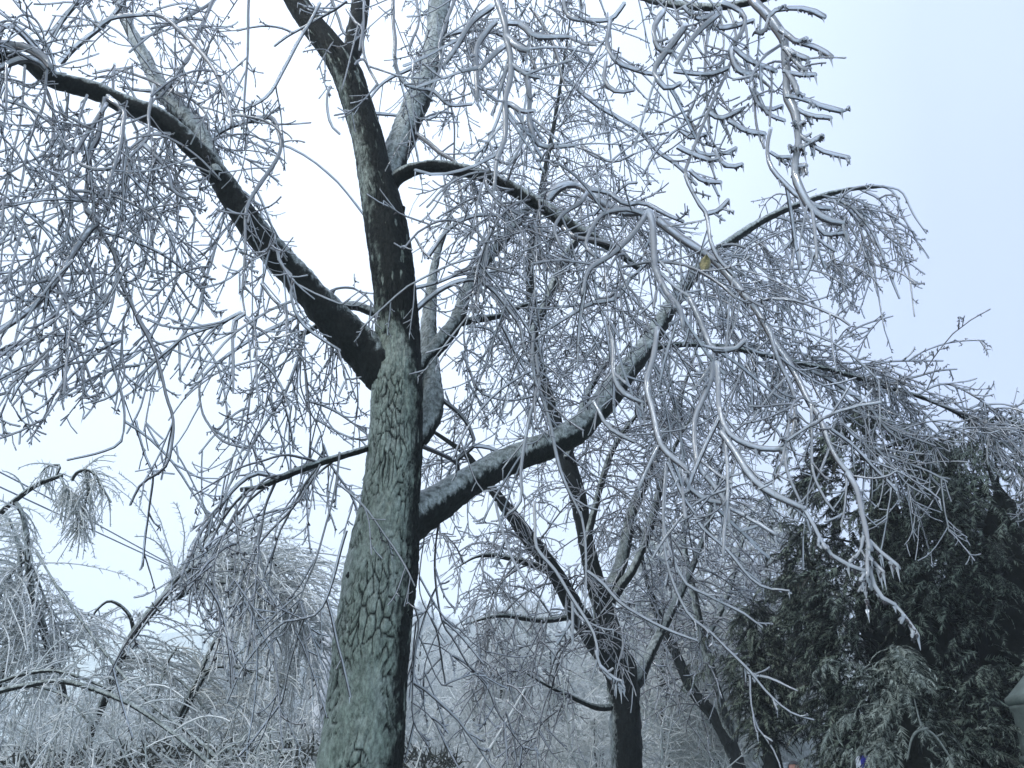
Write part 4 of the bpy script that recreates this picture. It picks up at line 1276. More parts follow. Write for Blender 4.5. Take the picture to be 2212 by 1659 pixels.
def feathery(g, C, dens, L=(0.3, 0.9), ice=0.007, spike=(0.04, 0.10), grav=0.16, sp=26, drift=(0, 0, 0), m=0, lo=0.1, lift=0.1, off=0.0, cull=True):
    """hanging shoots with short side spikes along line C"""
    ln = np.linalg.norm(np.diff(C, axis=0), axis=1).sum()
    n = max(2, int(ln * dens * 2.2))
    S, T, _, f = pick(C[None], n, lo, 1.0)
    LL = rng.uniform(*L, n)
    A = grow(S, norm(side_dirs(T, n, 0.5, lift) + np.array(drift)), LL, 9, grav, 0.0, 0.06)
    px_, py_, _ = project(A[:, -1] + off)
    qx_, qy_, _ = project(A[:, 4] + off)
    gap = [(-60, 900), (60, 985), (95, 1000), (250, 1085), (300, 1120), (400, 1195), (345, 1275), (225, 1330), (120, 1270), (85, 1170), (20, 1060), (-60, 1020)]
    A = A[~((in_poly(px_, py_, gap) | in_poly(qx_, qy_, gap)) & (rng.random(n) < 0.85) & (dens > 0) & cull)]
    n = len(A)
    LL = np.linalg.norm(np.diff(A, axis=1), axis=2).sum(1)
    V, Q = tubes(A, ice * np.linspace(1.2, 0.7, 9)[None] * rng.uniform(0.8, 1.3, (n, 1)), 4, WIND)
    g.add(V, Q, m)
    cnt = np.maximum(1, (LL * sp).astype(int))
    S2, T2_, k2, f2 = pick(A, cnt, 0.05, 1.0)
    B = grow(S2, side_dirs(T2_, len(S2), 0.8), rng.uniform(*spike, len(S2)) * (1.1 - 0.5 * f2), 2, 0.03, 0.05, 0.1)
    V, Q = tubes(B, ice * 0.75 * np.array([[1.0, 0.5]]) * rng.uniform(0.8, 1.2, (len(B), 1)), 3, WIND)
    g.add(V, Q, m)
    return A


def bent_tree(label, stems, dens=9, L=(0.4, 1.1), ice=0.0075, drift=(0, 0, 0), sp=26, bark=None, group=None, spike=(0.04, 0.11), pale=False):
    first = None
    for k, (pts, Y0, Y1, d) in enumerate(stems):
        C, R, ln = trace(pts, Y0, Y1, step=0.05)
        if first is None:
            if d >= 0 and pts[0][1] > 1450:
                C2, R2 = to_ground(C, R, 1.2)
            else:
                C2, R2 = C, R
            base = np.array([C2[0][0], C2[0][1], 0.0])
            first = o = thing('bent_tree', label, 'tree', tuple(base), group)
            nm = 'trunk'
        else:
            C2, R2, nm = C, R, 'limb'
        b = add_limb(o, C2 - base, R2, nm, sides=9, shift=0.28, amp=0.07, m=M_BARK)
        g = Geo()
        A = feathery(g, C - base, dens * abs(d), L, ice, spike, drift=drift, sp=sp, m=0, off=base, cull=not label.startswith('high'))
        obj('twigs', g.mesh('twigs', [M_PALE if pale else M_FROST]), b, kind='stuff')
    return first


bent_tree('tall iced tree bent in an arch to the right, twigs hanging in a dense curtain', [
    ([(196, 1580, 9), (205, 1560, 9), (222, 1519, 9), (243, 1466, 9.5), (263, 1419, 9.5), (293, 1363, 9.5), (333, 1313, 9), (362, 1281, 8), (385, 1250, 6.5), (433, 1216, 5.5), (473, 1199, 5), (520, 1193, 4.5), (570, 1205, 4), (630, 1240, 3)], 9.5, 9.2, 3.0),
    ([(385, 1290, 6), (417, 1273, 5), (450, 1261, 4.5), (490, 1259, 4), (540, 1275, 3.5), (600, 1310, 3)], 9.4, 9.0, 6),
    ([(433, 1216, 4), (500, 1230, 4), (560, 1260, 3.5), (630, 1320, 3), (680, 1400, 2.5)], 9.3, 9.3, 6),
    ([(290, 1368, 5), (280, 1330, 4), (255, 1305, 3.5), (230, 1300, 3), (200, 1330, 2.5), (180, 1380, 2)], 9.5, 9.2, 1.2),
    ([(263, 1425, 4), (300, 1425, 3.5), (350, 1445, 3), (400, 1480, 3), (450, 1540, 2.5)], 9.5, 9.1, 1.4),
    ([(350, 1290, 4), (380, 1240, 3.5), (420, 1205, 3), (470, 1190, 2.5), (540, 1180, 2)], 9.5, 9.9, 5),
], dens=6, L=(0.4, 1.6), drift=(0.35, -0.1, 0.05), pale=True)
bent_tree('three slim dark stems leaning right under the hanging curtain of twigs', [
    ([(377, 1573, 5), (400, 1520, 5), (427, 1466, 4.5), (450, 1413, 4), (473, 1363, 3)], 9.0, 9.0, 0.8),
    ([(383, 1573, 4.5), (420, 1500, 4), (455, 1440, 3.5), (485, 1395, 3)], 9.0, 9.1, 0.8),
    ([(330, 1540, 3.5), (345, 1480, 3), (362, 1430, 3), (385, 1395, 2)], 9.0, 9.2, 0.8),
    ([(440, 1450, 3), (480, 1440, 3), (540, 1450, 2.5), (620, 1490, 2)], 9.0, 8.8, 1.2),
], dens=7, L=(0.3, 0.9), drift=(0.2, 0, -0.1))
bent_tree('iced tree at the far left with two dark stems among drooping pale twigs', [
    ([(-8, 1500, 11), (12, 1440, 10), (23, 1400, 9.5), (32, 1325, 8), (42, 1250, 6), (40, 1180, 4), (20, 1120, 3)], 8.5, 8.4, 1.2),
    ([(140, 1520, 9), (123, 1446, 9), (103, 1390, 8.5), (83, 1323, 8), (67, 1273, 7), (60, 1210, 6), (57, 1156, 5), (47, 1110, 4), (30, 1088, 3.5)], 8.5, 8.2, 1.3),
    ([(60, 1210, 3), (30, 1230, 3), (0, 1290, 2.5), (-20, 1360, 2)], 8.3, 8.0, 4),
    ([(83, 1323, 3), (50, 1350, 3), (10, 1400, 2.5)], 8.4, 8.1, 4),
    ([(45, 1180, 3), (80, 1250, 3), (110, 1330, 2.5), (150, 1400, 2)], 8.3, 8.6, 4),
], dens=8, L=(0.4, 1.3), drift=(-0.2, 0, 0.1), pale=True)
bent_tree('high iced bough curving in over the power lines with hanging clusters', [
    ([(-60, 1190, 7), (0, 1110, 6.5), (30, 1083, 6), (75, 1050, 5.5), (110, 1035, 5), (135, 1027, 4)], 9.5, 9.5, -1.0),
    ([(130, 1030, 3), (140, 1050, 3), (150, 1080, 3), (165, 1110, 2.5), (165, 1150, 2)], 9.5, 9.4, 8),
    ([(155, 1038, 4), (165, 1022, 4), (185, 1015, 3.5), (205, 1025, 3), (225, 1060, 2.5), (240, 1085, 2)], 9.5, 9.5, 4),
    ([(120, 1030, 3), (130, 1005, 2.5), (100, 1010, 2.5), (85, 1030, 2)], 9.5, 9.5, 3),
    ([(185, 1015, 3), (190, 1060, 3), (180, 1100, 2.5), (170, 1150, 2)], 9.5, 9.5, 6),
    ([(35, 1085, 3.5), (50, 1110, 3.5), (60, 1150, 3), (65, 1200, 2.5)], 9.5, 9.4, 3),
], dens=5, L=(0.15, 0.5), drift=(0.1, 0, -0.2), spike=(0.03, 0.08))
bent_tree('low pale bough arching from the left edge down into the thicket', [
    ([(-60, 1520, 6), (0, 1493, 6), (60, 1480, 6), (130, 1471, 6), (200, 1488, 5.5), (280, 1520, 5.5), (350, 1566, 5), (410, 1612, 5), (470, 1665, 5)], 6.5, 6.0, -0.8),
    ([(-60, 1500, 4), (0, 1473, 4), (60, 1455, 4), (120, 1449, 4), (180, 1466, 3.5), (240, 1490, 3)], 6.6, 6.4, 0.8),
    ([(60, 1480, 3), (110, 1490, 3), (150, 1510, 2.5), (190, 1560, 2)], 6.5, 6.2, 1),
], dens=7, L=(0.2, 0.6), ice=0.006, pale=True)
bent_tree('long straight iced shoot slanting down across the left thicket', [
    ([(77, 1189, 2), (127, 1273, 2.5), (180, 1346, 3), (253, 1443, 3.5), (333, 1526, 4), (417, 1590, 4.5), (470, 1640, 5)], 7.5, 7.0, -1),
], dens=12, L=(0.06, 0.2), ice=0.005, spike=(0.02, 0.05), pale=True)

# ------------------------------------------------------------------ thicket, far trees
def bush_mesh(seed, h, n, mt, spread=0.9, ice=0.006, sp=14, P=9):
    global rng
    keep = rng
    rng = np.random.default_rng(seed)
    g = Geo()
    S = np.c_[rng.normal(0, spread * 0.3, n), rng.normal(0, spread * 0.3, n), np.full(n, -0.05)]
    D = norm(np.c_[rng.normal(0, 0.35, n), rng.normal(0, 0.35, n), np.ones(n)])
    L = h * rng.uniform(0.7, 1.35, n)
    A = grow(S, D, L, P, 0.10 * rng.uniform(0.1, 2.2, n), 0, 0.10)
    V, Q = tubes(A, ice * 1.3 * np.linspace(1.5, 0.6, P)[None] * rng.uniform(0.7, 1.3, (n, 1)), 4, WIND)
    g.add(V, Q, 0)
    cnt = (L * sp).astype(int)
    S2, T2_, k2, f2 = pick(A, cnt, 0.15, 1.0)
    B = grow(S2, side_dirs(T2_, len(S2), 0.7, -0.1), rng.uniform(0.08, 0.4, len(S2)) * (1.2 - 0.7 * f2), 4, 0.08, 0.0, 0.14)
    V, Q = tubes(B, ice * np.array([[1.0, 0.9, 0.8, 0.4]]) * rng.uniform(0.7, 1.3, (len(B), 1)), 3, WIND)
    g.add(V, Q, 0)
    S3, T3_, _, f3 = pick(B, 2, 0.3, 1.0)
    B3 = grow(S3, side_dirs(T3_, len(S3), 0.7), rng.uniform(0.03, 0.12, len(S3)), 2, 0, 0, 0.1)
    V, Q = tubes(B3, np.tile([ice * 0.8, ice * 0.3], (len(B3), 1)), 3, WIND)
    g.add(V, Q, 0)
    rng = keep
    return g.mesh('shoots', [mt])


BM = [bush_mesh(s, 1.75, 52, M_FROST) for s in range(3)]
rng = np.random.default_rng(123)
spots = []
for k in range(40):
    px = -60 + 790 * (k + rng.uniform(0, 1)) / 40
    spots.append((px, rng.uniform(6.6, 7.6) if k % 4 == 0 else rng.uniform(9.0, 12.5)))
for k in range(12):
    px = 870 + 420 * (k + rng.uniform(0, 1)) / 12
    spots.append((px, rng.uniform(9.5, 14)))
for k, (px, Y) in enumerate(spots):
    c, t = at(px, 1670, Y)
    left = px < 740
    o = obj('frosted_bush', BM[k % 3], None, None,
            'frosted arching bush in the thicket ' + ('left of the mossy trunk' if left else 'between the mossy trunk and the second tree'),
            'bush', 'frosted bushes left of the big trunk' if left else 'frosted bushes right of the big trunk', (c[0], Y, 0))
    o.rotation_euler.z = rng.uniform(0, 6.28)
    s = rng.uniform(0.85, 1.25)
    h = 0.82 if Y < 8 else (1.0 if left else 0.95)
    o.scale = (s * 1.1, s * 1.1, s * h)


def far_tree_mesh(seed, h, fat=1.0):
    global rng
    keep = rng
    rng = np.random.default_rng(seed)
    g = Geo()
    C = grow(np.zeros((1, 3)) + np.array([0, 0, -0.2]), np.array([[0.05, 0, 1.0]]), np.array([h]), 12, 0, 0, 0.05)
    V, Q = tubes(C, np.linspace(0.10, 0.02, 12)[None] * h / 6, 7)
    tg = Geo().add(V, Q)
    n = 46
    S, T, _, f = pick(C, n, 0.18, 1.0)
    L = h * 0.42 * (1.15 - f) * rng.uniform(0.6, 1.2, n) + 0.3
    A = grow(S, side_dirs(T, n, 0.7, 0.3), L, 9, 0.05, 0, 0.09)
    V, Q = tubes(A, 0.022 * fat * np.linspace(1.3, 0.5, 9)[None] * np.ones((n, 1)), 4)
    g.add(V, Q)
    S2, T2_, k2, f2 = pick(A, (L * 15).astype(int), 0.1, 1.0)
    B = grow(S2, side_dirs(T2_, len(S2), 0.6), rng.uniform(0.2, 0.7, len(S2)), 4, 0.06, 0, 0.12)
    V, Q = tubes(B, 0.012 * fat * np.array([[1, 0.9, 0.8, 0.5]]) * np.ones((len(B), 1)), 3)
    g.add(V, Q)
    S3, T3_, _, _ = pick(B, 2, 0.1, 1.0)
    D = grow(S3, side_dirs(T3_, len(S3), 0.6), rng.uniform(0.06, 0.25, len(S3)), 2, 0, 0, 0.1)
    V, Q = tubes(D, np.tile([0.009 * fat, 0.005 * fat], (len(D), 1)), 3)
    g.add(V, Q)
    rng = keep
    return tg.mesh('trunk', [M_BARK]), g.mesh('crown', [M_PALE])


FT = [far_tree_mesh(40 + k, 5.5) for k in range(2)] + [far_tree_mesh(50 + k, 5.5, 2.6) for k in range(2)]
rng = np.random.default_rng(321)
far = [(px, Y) for Y, n, x0, x1 in ((18, 6, 1420, 1760), (21, 5, 1440, 1800), (17, 5, 890, 1280), (24, 6, 900, 1300), (33, 12, 870, 1640), (46, 18, 860, 1650), (62, 22, 600, 1720), (82, 26, 500, 1760), (108, 30, 450, 1800), (140, 34, 450, 1850), (180, 36, 450, 1850), (36, 5, 300, 690), (52, 8, 100, 700), (75, 12, -100, 700)) for px in np.linspace(x0, x1, n) + rng.uniform(-22, 22, n)]
for k, (px, Y) in enumerate(far):
    Y = Y + rng.uniform(-3, 3)
    c, t = at(px, 1600, Y)
    gz = float(ground_z(c[0], Y))
    o = thing('frosted_tree', 'small frosted tree fading into the mist on the far slope', 'tree', (c[0], Y, gz), 'frosted trees in the mist')
    a, b = FT[k % 2 + (2 if Y > 55 else 0)]
    obj('trunk', a, o)
    obj('crown', b, o)
    s = (rng.uniform(0.45, 0.7) if Y < 22 and px < 1400 else rng.uniform(0.8, 1.35)) if Y < 60 else rng.uniform(1.1, 1.8)
    o.scale = (s, s, s)
    o.rotation_euler.z = rng.uniform(0, 6.28)

# dark clipped hedge behind the thicket
def hedge():
    n = 2400
    x = rng.uniform(-6.6, -0.5, n)
    top = 1.60 + 0.06 * np.sin(x * 1.7) + 0.05 * np.sin(x * 5.3)
    face = rng.random(n)
    z = np.where(face < 0.35, top + rng.normal(0, 0.03, n), rng.uniform(0.0, 1, n) * top)
    y = np.where(face < 0.35, rng.uniform(8.1, 8.7, n), 8.1 + np.abs(rng.normal(0, 0.05, n)))
    S = np.c_[x, y, z]
    A = grow(S, norm(rng.normal(size=(n, 3)) + np.array([0, -0.6, 0.6])), rng.uniform(0.08, 0.24, n), 3, 0, 0, 0.25)
    V, Q = tubes(A, np.tile([0.007, 0.008, 0.003], (n, 1)), 3)
    m = principled('hedge_leaves', [(0.35, (0.018, 0.024, 0.018)), (0.7, (0.05, 0.06, 0.05))], 3, 0.7)
    o = thing('hedge', 'dark clipped hedge running low through the frosted thicket', 'hedge', (-3.6, 8.4, 0))
    g = Geo()
    add_mixed(g, *box(0.05, 0.02, 0.76, 6.0, 0.5, 1.52, 0.12))
    obj('inner_growth', g.mesh('inner_growth', [m]), o)
    obj('leaf_shoots', Geo().add(V - np.array([-3.6, 8.4, 0]), Q).mesh('leaf_shoots', [m]), o, kind='stuff')


hedge()

# leaning iced pole in the thicket
C, R, _ = trace([(1010, 1692, 3.2), (1030, 1660, 3.2), (1084, 1575, 3), (1137, 1483, 2.5)], 8.6, 8.6)
C = np.vstack([C[0] + (C[0] - C[4]) / (C[4] - C[0])[2] * (C[0][2] + 0.05), C])
R = np.r_[R[0], R]
V, Q = tubes(C, R, 8)
tag(obj('stick', Geo().add(V, Q).mesh('stick', [M_PALE])), 'pale straight stick leaning to the right out of the thicket', 'stick')

# ------------------------------------------------------------------ conifers
rng = np.random.default_rng(55)


def spray_templates():
    out_ = []
    for k in range(5):
        V, Fc = [], []

        def leaflet(p, d, l, wd, nrm):
            d = d / np.linalg.norm(d)
            s = np.cross(d, nrm)
            n0 = len(V)
            V.extend([p - s * wd * 0.9, p + d * l, p + s * wd * 0.9 + nrm * wd * 0.5])
            Fc.append((n0, n0 + 1, n0 + 2))
        ax = [np.zeros(3)]
        d = np.array([1.0, 0, 0.25])
        nseg = 7
        for i in range(nseg):
            d = d + np.array([0, rng.normal(0, 0.12), -0.20])
            d = d / np.linalg.norm(d)
            ax.append(ax[-1] + d / nseg)
        for i in range(nseg):
            t = (ax[i + 1] - ax[i])
            nrm = np.array([0.1, 0.0, 1.0])
            leaflet(ax[i], t, 0.24, 0.022, nrm)
            for sgn in (-1, 1):
                for q in (0.0, 0.5):
                    l = (0.30 - 0.028 * i) * rng.uniform(0.6, 1.2)
                    dd = t / np.linalg.norm(t) * 0.8 + np.array([0, sgn * rng.uniform(0.5, 0.9), rng.uniform(-0.35, 0.1)])
                    leaflet(ax[i] + t * q, dd, l, 0.030, nrm)
        out_.append((np.array(V), np.array(Fc)))
    return out_


SPR = spray_templates()


def conif_mat(name, dark, pale, frac):
    m, t, o = mat(name)
    g = t.nodes.new('ShaderNodeNewGeometry')
    p = t.nodes.new('ShaderNodeBsdfPrincipled')
    n = noise(t, 2.4, 4)
    n2 = noise(t, 9, 3)
    ad_ = nd(t, 'ShaderNodeMath', operation='MULTIPLY_ADD')
    t.links.new(g.outputs['Random Per Island'], ad_.inputs[0])
    ad_.inputs[1].default_value = 0.45
    t.links.new(n, ad_.inputs[2])
    ad2 = nd(t, 'ShaderNodeMath', operation='MULTIPLY_ADD')
    t.links.new(n2, ad2.inputs[0])
    ad2.inputs[1].default_value = 0.35
    t.links.new(ad_.outputs[0], ad2.inputs[2])
    col = ramp(t, ad2.outputs[0], [(0.45, tuple(c * 0.45 for c in dark)), (frac, dark), (min(1.0, frac + 0.22), pale)])
    t.links.new(col, p.inputs['Base Color'])
    p.inputs['Roughness'].default_value = 0.5
    p.inputs['Specular IOR Level'].default_value = 0.25
    t.links.new(p.outputs[0], o.inputs[0])
    return m


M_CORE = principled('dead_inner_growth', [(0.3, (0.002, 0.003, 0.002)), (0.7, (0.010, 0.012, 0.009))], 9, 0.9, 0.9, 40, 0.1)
M_CON = conif_mat('conifer_foliage', (0.0025, 0.0065, 0.0035), (0.15, 0.19, 0.15), 0.97)
M_CON2 = conif_mat('frosted_conifer_foliage', (0.010, 0.018, 0.011), (0.27, 0.31, 0.27), 0.82)


def sprays(P, N, size, g, m=0, droop=0.35):
    """one spray at each point P pointing outward along N"""
    K = len(P)
    zz = np.array([0, 0, 1.0])
    f = norm(N + rng.normal(0, 0.35, (K, 3)) - zz * droop)
    s = norm(np.cross(zz, f))
    u = np.cross(f, s)
    rl = rng.uniform(-0.9, 0.9, K)[:, None]
    s, u = s * np.cos(rl) + u * np.sin(rl), u * np.cos(rl) - s * np.sin(rl)
    k = rng.integers(0, len(SPR), K)
    for i, (V, Fc) in enumerate(SPR):
        sel = np.where(k == i)[0]
        if len(sel) == 0:
            continue
        sz = size * rng.uniform(0.6, 1.35, len(sel))[:, None, None]
        W = P[sel][:, None] + sz * (V[None, :, 0:1] * f[sel][:, None] + V[None, :, 1:2] * s[sel][:, None] + V[None, :, 2:3] * u[sel][:, None])
        nV = len(V)
        Q = (Fc[None] + (np.arange(len(sel)) * nV)[:, None, None]).reshape(-1, 3)
        g.add(W.reshape(-1, 3), Q, m)


def conifer(label, px, Y, prof, n, size, m, seed, lumps=0.28, tr=0.10, zmin=0.2, arcs=0):
    """prof: (height, radius) pairs"""
    global rng
    rng = np.random.default_rng(seed)
    c, _ = at(px, 1660, Y)
    o = thing('conifer', label, 'tree', (c[0], Y, 0))
    H = prof[-1][0]
    zs, rs = np.array([p[0] for p in prof]), np.array([p[1] for p in prof])
    C = np.stack([0.03 * np.sin(np.linspace(0, 5, 14)), 0 * np.linspace(0, 1, 14), np.linspace(-0.1, H * 0.96, 14)], 1)
    V, Q = tubes(C, np.linspace(tr, 0.015, 14), 10)
    obj('trunk', Geo().add(V, Q).mesh('trunk', [M_BARK]), o)
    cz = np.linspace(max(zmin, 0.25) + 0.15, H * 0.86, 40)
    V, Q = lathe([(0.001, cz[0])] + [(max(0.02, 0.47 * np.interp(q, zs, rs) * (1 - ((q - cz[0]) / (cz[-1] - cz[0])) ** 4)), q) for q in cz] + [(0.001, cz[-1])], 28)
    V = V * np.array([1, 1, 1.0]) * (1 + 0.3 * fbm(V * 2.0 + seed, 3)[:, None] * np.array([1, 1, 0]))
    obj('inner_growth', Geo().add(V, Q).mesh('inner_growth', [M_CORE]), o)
    # boughs
    nb = 46
    zb = rng.uniform(zmin, H * 0.93, nb)
    ab = rng.uniform(0, 2 * pi, nb)
    rb = np.interp(zb, zs, rs)
    S = np.c_[np.zeros(nb), np.zeros(nb), zb - 0.2]
    D = np.c_[np.cos(ab), np.sin(ab), np.full(nb, 0.35)]
    A = grow(S, D, rb * 0.9, 7, 0.04, 0.03, 0.1)
    V, Q = tubes(A, np.linspace(0.022, 0.008, 7)[None] * np.ones((nb, 1)), 5)
    obj('boughs', Geo().add(V, Q).mesh('boughs', [M_BARK]), o, kind='stuff')
    g = Geo()
    u = rng.random(n)
    # heights weighted by radius
    zz = np.linspace(zmin, H, 200)
    cw = np.cumsum(np.interp(zz, zs, rs) + 0.22)
    z = np.interp(u, cw / cw[-1], zz)
    a = rng.uniform(0, 2 * pi, n)
    dirv = np.c_[np.cos(a), np.sin(a), z * 0.55]
    lump = 1 + lumps * fbm(np.c_[dirv[:, :2] * 1.5, z * 1.3] + seed, 3)
    depth = 1 - 0.42 * rng.random(n) ** 2.2
    r = np.interp(z, zs, rs) * lump * depth
    P = np.c_[r * np.cos(a), r * np.sin(a), z + rng.normal(0, 0.05, n)]
    ok = fbm(P * 1.9 + seed * 3.1, 2) > -0.35      # holes in the crown
    P, a = P[ok], a[ok]
    N = np.c_[np.cos(a), np.sin(a), np.full(len(a), 0.15)]
    sprays(P, N, size, g)
    if arcs:      # long drooping leaders that stand out of the crown
        za = rng.uniform(max(zmin + 0.3, H * 0.42), H * 0.97, arcs)
        aa = rng.uniform(0, 2 * pi, arcs)
        ra = np.interp(za, zs, rs) * 0.8
        S = np.c_[ra * np.cos(aa), ra * np.sin(aa), za]
        A = grow(S, np.c_[np.cos(aa), np.sin(aa), np.full(arcs, 0.7)], rng.uniform(0.4, 0.9, arcs), 10, 0.16, 0, 0.08)
        Sx, Tx, kx, fx = pick(A, 24, 0.1, 1.0)
        sprays(Sx, norm(Tx + 0.5 * side_dirs(Tx, len(Sx), 0.2)), size * 0.55, g, 0, 0.5)
    obj('foliage', g.mesh('foliage', [m], smooth=False), o, kind='stuff')
    return o


conifer('largest dark conifer, broad and ragged, behind the drooping iced twigs', 2030, 8.6, [(0.0, 0.95), (2.2, 1.12), (3.4, 1.05), (4.2, 0.85), (4.8, 0.60), (5.2, 0.32), (5.45, 0.05)], 6800, 0.27, M_CON, 21, arcs=60)
conifer('dark conifer at the right edge, behind the stone pillar', 2330, 8.0, [(0.0, 1.2), (1.0, 1.3), (2.5, 1.35), (3.5, 1.15), (4.3, 0.7), (4.8, 0.3), (5.0, 0.05)], 3200, 0.27, M_CON, 22, arcs=40)
conifer('smaller ragged conifer left of the largest one, with a bare dark trunk', 1668, 9.4, [(1.7, 0.1), (2.0, 0.2), (2.5, 0.26), (2.9, 0.2), (3.15, 0.1), (3.3, 0.03)], 800, 0.22, M_CON, 23, tr=0.19, zmin=1.8, arcs=10, lumps=0.4)
conifer('dark narrow conifer standing between the smaller conifer and the largest one', 1828, 8.9, [(0.3, 0.13), (1.9, 0.2), (2.8, 0.36), (3.6, 0.32), (4.0, 0.18), (4.25, 0.03)], 1500, 0.21, M_CON, 24, zmin=0.3, arcs=25, lumps=0.4)
M_BOUGH = principled('bare_bough_bark', [(0.3, (0.07, 0.085, 0.075)), (0.7, (0.20, 0.23, 0.21))], 40, 0.5, 0.5, 80)
conifer('dark conifer filling the space between the two broad conifers, set furthest back', 2190, 10.4, [(0.0, 0.95), (2.2, 1.1), (3.6, 0.95), (4.6, 0.6), (5.2, 0.3), (5.5, 0.05)], 3000, 0.32, M_CON, 27, arcs=10)
fb = conifer('low frosted conifer in front of the dark gap, with pale bare boughs', 1985, 6.4, [(0.3, 0.34), (1.2, 0.40), (1.7, 0.30), (2.1, 0.2), (2.35, 0.03)], 900, 0.22, M_CON2, 25, zmin=0.35, arcs=14, lumps=0.5, tr=0.05)
for pts in ([(1960, 1640, 2), (1968, 1600, 2.2), (1978, 1582, 2.6), (1995, 1575, 2.6), (2005, 1572, 2.6)], [(1995, 1572, 2.8), (2020, 1590, 2.6), (2045, 1625, 2.4), (2060, 1650, 2)], [(2020, 1592, 1.8), (2040, 1583, 1.4)], [(1975, 1510, 1.2), (1982, 1540, 1.6), (1990, 1570, 2)]):
    C, R, _ = trace(pts, 6.0, 5.95, step=0.02)
    V, Q = tubes(C - np.array(fb.location), R, 7)
    obj('bare_bough', Geo().add(V, Q).mesh('bare_bough', [M_BOUGH]), fb, label='pale bare bough')

# ------------------------------------------------------------------ stone pillar
M_STONE = principled('weathered_stone', [(0.3, (0.06, 0.08, 0.07)), (0.6, (0.11, 0.14, 0.125)), (0.8, (0.18, 0.21, 0.195))], 9, 0.75, 0.6, 50)
pc, _ = at(2192, 1560, 6.0)
pil = thing('stone_pillar', 'grey stone pillar with a conical cap at the right edge, before the conifers', 'pillar', (pc[0] + 0.27, 6.0, 0.06))
V, Q = lathe([(0.0, -0.12), (0.27, -0.12), (0.27, 0.28), (0.25, 0.31), (0.255, 0.34), (0.25, 0.36), (0.24, 1.5), (0.232, 1.80), (0.245, 1.82), (0.245, 1.845), (0.0, 1.845)], 36)
obj('shaft', Geo().add(V, Q).mesh('shaft', [M_STONE]), pil)
V, Q = lathe([(0.0, 1.848), (0.25, 1.848), (0.262, 1.87), (0.262, 1.895), (0.235, 1.915), (0.13, 2.02), (0.05, 2.10), (0.03, 2.115), (0.0, 2.12)], 36)
obj('cap', Geo().add(V, Q).mesh('cap', [M_STONE]), pil)
V, Q = lathe([(0.0, 1.48), (0.258, 1.48), (0.266, 1.50), (0.258, 1.52), (0.0, 1.52)], 36)
obj('band', Geo().add(V, Q).mesh('band', [M_STONE]), pil)

# ------------------------------------------------------------------ power lines and poles
M_CONC = principled('pale_concrete', [(0.3, (0.34, 0.36, 0.38)), (0.7, (0.46, 0.48, 0.50))], 3, 0.85, 0.3, 20)
M_POLE = principled('grey_wood_pole', [(0.3, (0.05, 0.06, 0.06)), (0.7, (0.12, 0.13, 0.13))], 6, 0.8, 0.4, 30)
M_WIRE = principled('wire_rubber', [(0.3, (0.14, 0.15, 0.18)), (0.7, (0.22, 0.24, 0.28))], 3, 0.6)
pt, _ = at(712, 1368, 27.0)
pole = thing('utility_pole', 'pale tapered concrete utility pole in the mist just left of the mossy trunk', 'utility pole', (pt[0], 27.0, 0))
V, Q = lathe([(0.0, -0.2), (0.34, -0.2), (0.30, 2.0), (0.24, pt[2] - 1.5), (0.19, pt[2] + 0.1), (0.0, pt[2] + 0.12)], 16)
obj('shaft', Geo().add(V, Q).mesh('shaft', [M_CONC]), pole)
g = Geo()
add_mixed(g, *box(0, 0, pt[2] - 0.25, 0.9, 0.10, 0.10))
obj('crossarm', g.mesh('crossarm', [M_CONC]), pole)
for dx in (-0.36, 0.36):
    V, Q = lathe([(0.0, 0), (0.03, 0), (0.05, 0.05), (0.03, 0.09), (0.045, 0.13), (0.0, 0.15)], 10, (dx, 0, pt[2] - 0.2))
    obj('insulator', Geo().add(V, Q).mesh('insulator', [M_STONE]), pole)
for (y0, dx, lab) in ((1020, -0.36, 'upper of the two power lines crossing the sky at the left'), (1052, 0.36, 'lower of the two power lines crossing the sky at the left')):
    a, _ = at(-420, y0 - 195, 9.0)
    b, _ = at(0, y0, 12.5)
    e = np.array([pt[0] + dx, 27.0, pt[2] - 0.06])
    p, _ = resample([a, b, (b + e) / 2 + np.array([0, 0, -0.12]), e], 60)
    V, Q = tubes(p, np.full(60, 0.014), 6)
    tag(obj('power_line', Geo().add(V, Q).mesh('power_line', [M_WIRE])), lab, 'power line', 'power lines')
p2, _ = at(1176, 1394, 30.0)
up_ = thing('utility_pole', 'slim grey wooden pole with a small bracket in the mist between the trunks', 'utility pole', (p2[0], 30.0, 0))
V, Q = lathe([(0.0, -0.2), (0.10, -0.2), (0.09, 2.0), (0.075, p2[2]), (0.0, p2[2] + 0.02)], 12)
obj('shaft', Geo().add(V, Q).mesh('shaft', [M_POLE]), up_)
C = np.array([[0, 0, -0.35], [-0.14, 0, -0.33], [-0.24, 0, -0.36], [-0.26, 0, -0.46], [-0.21, 0, -0.52], [-0.16, 0, -0.48]]) + np.array([0, 0, p2[2]])
C, _ = resample(C, 24)
V, Q = tubes(C, np.full(24, 0.03), 7, np.array([0, 1.0, 0]))
obj('bracket', Geo().add(V, Q).mesh('bracket', [M_POLE]), up_)

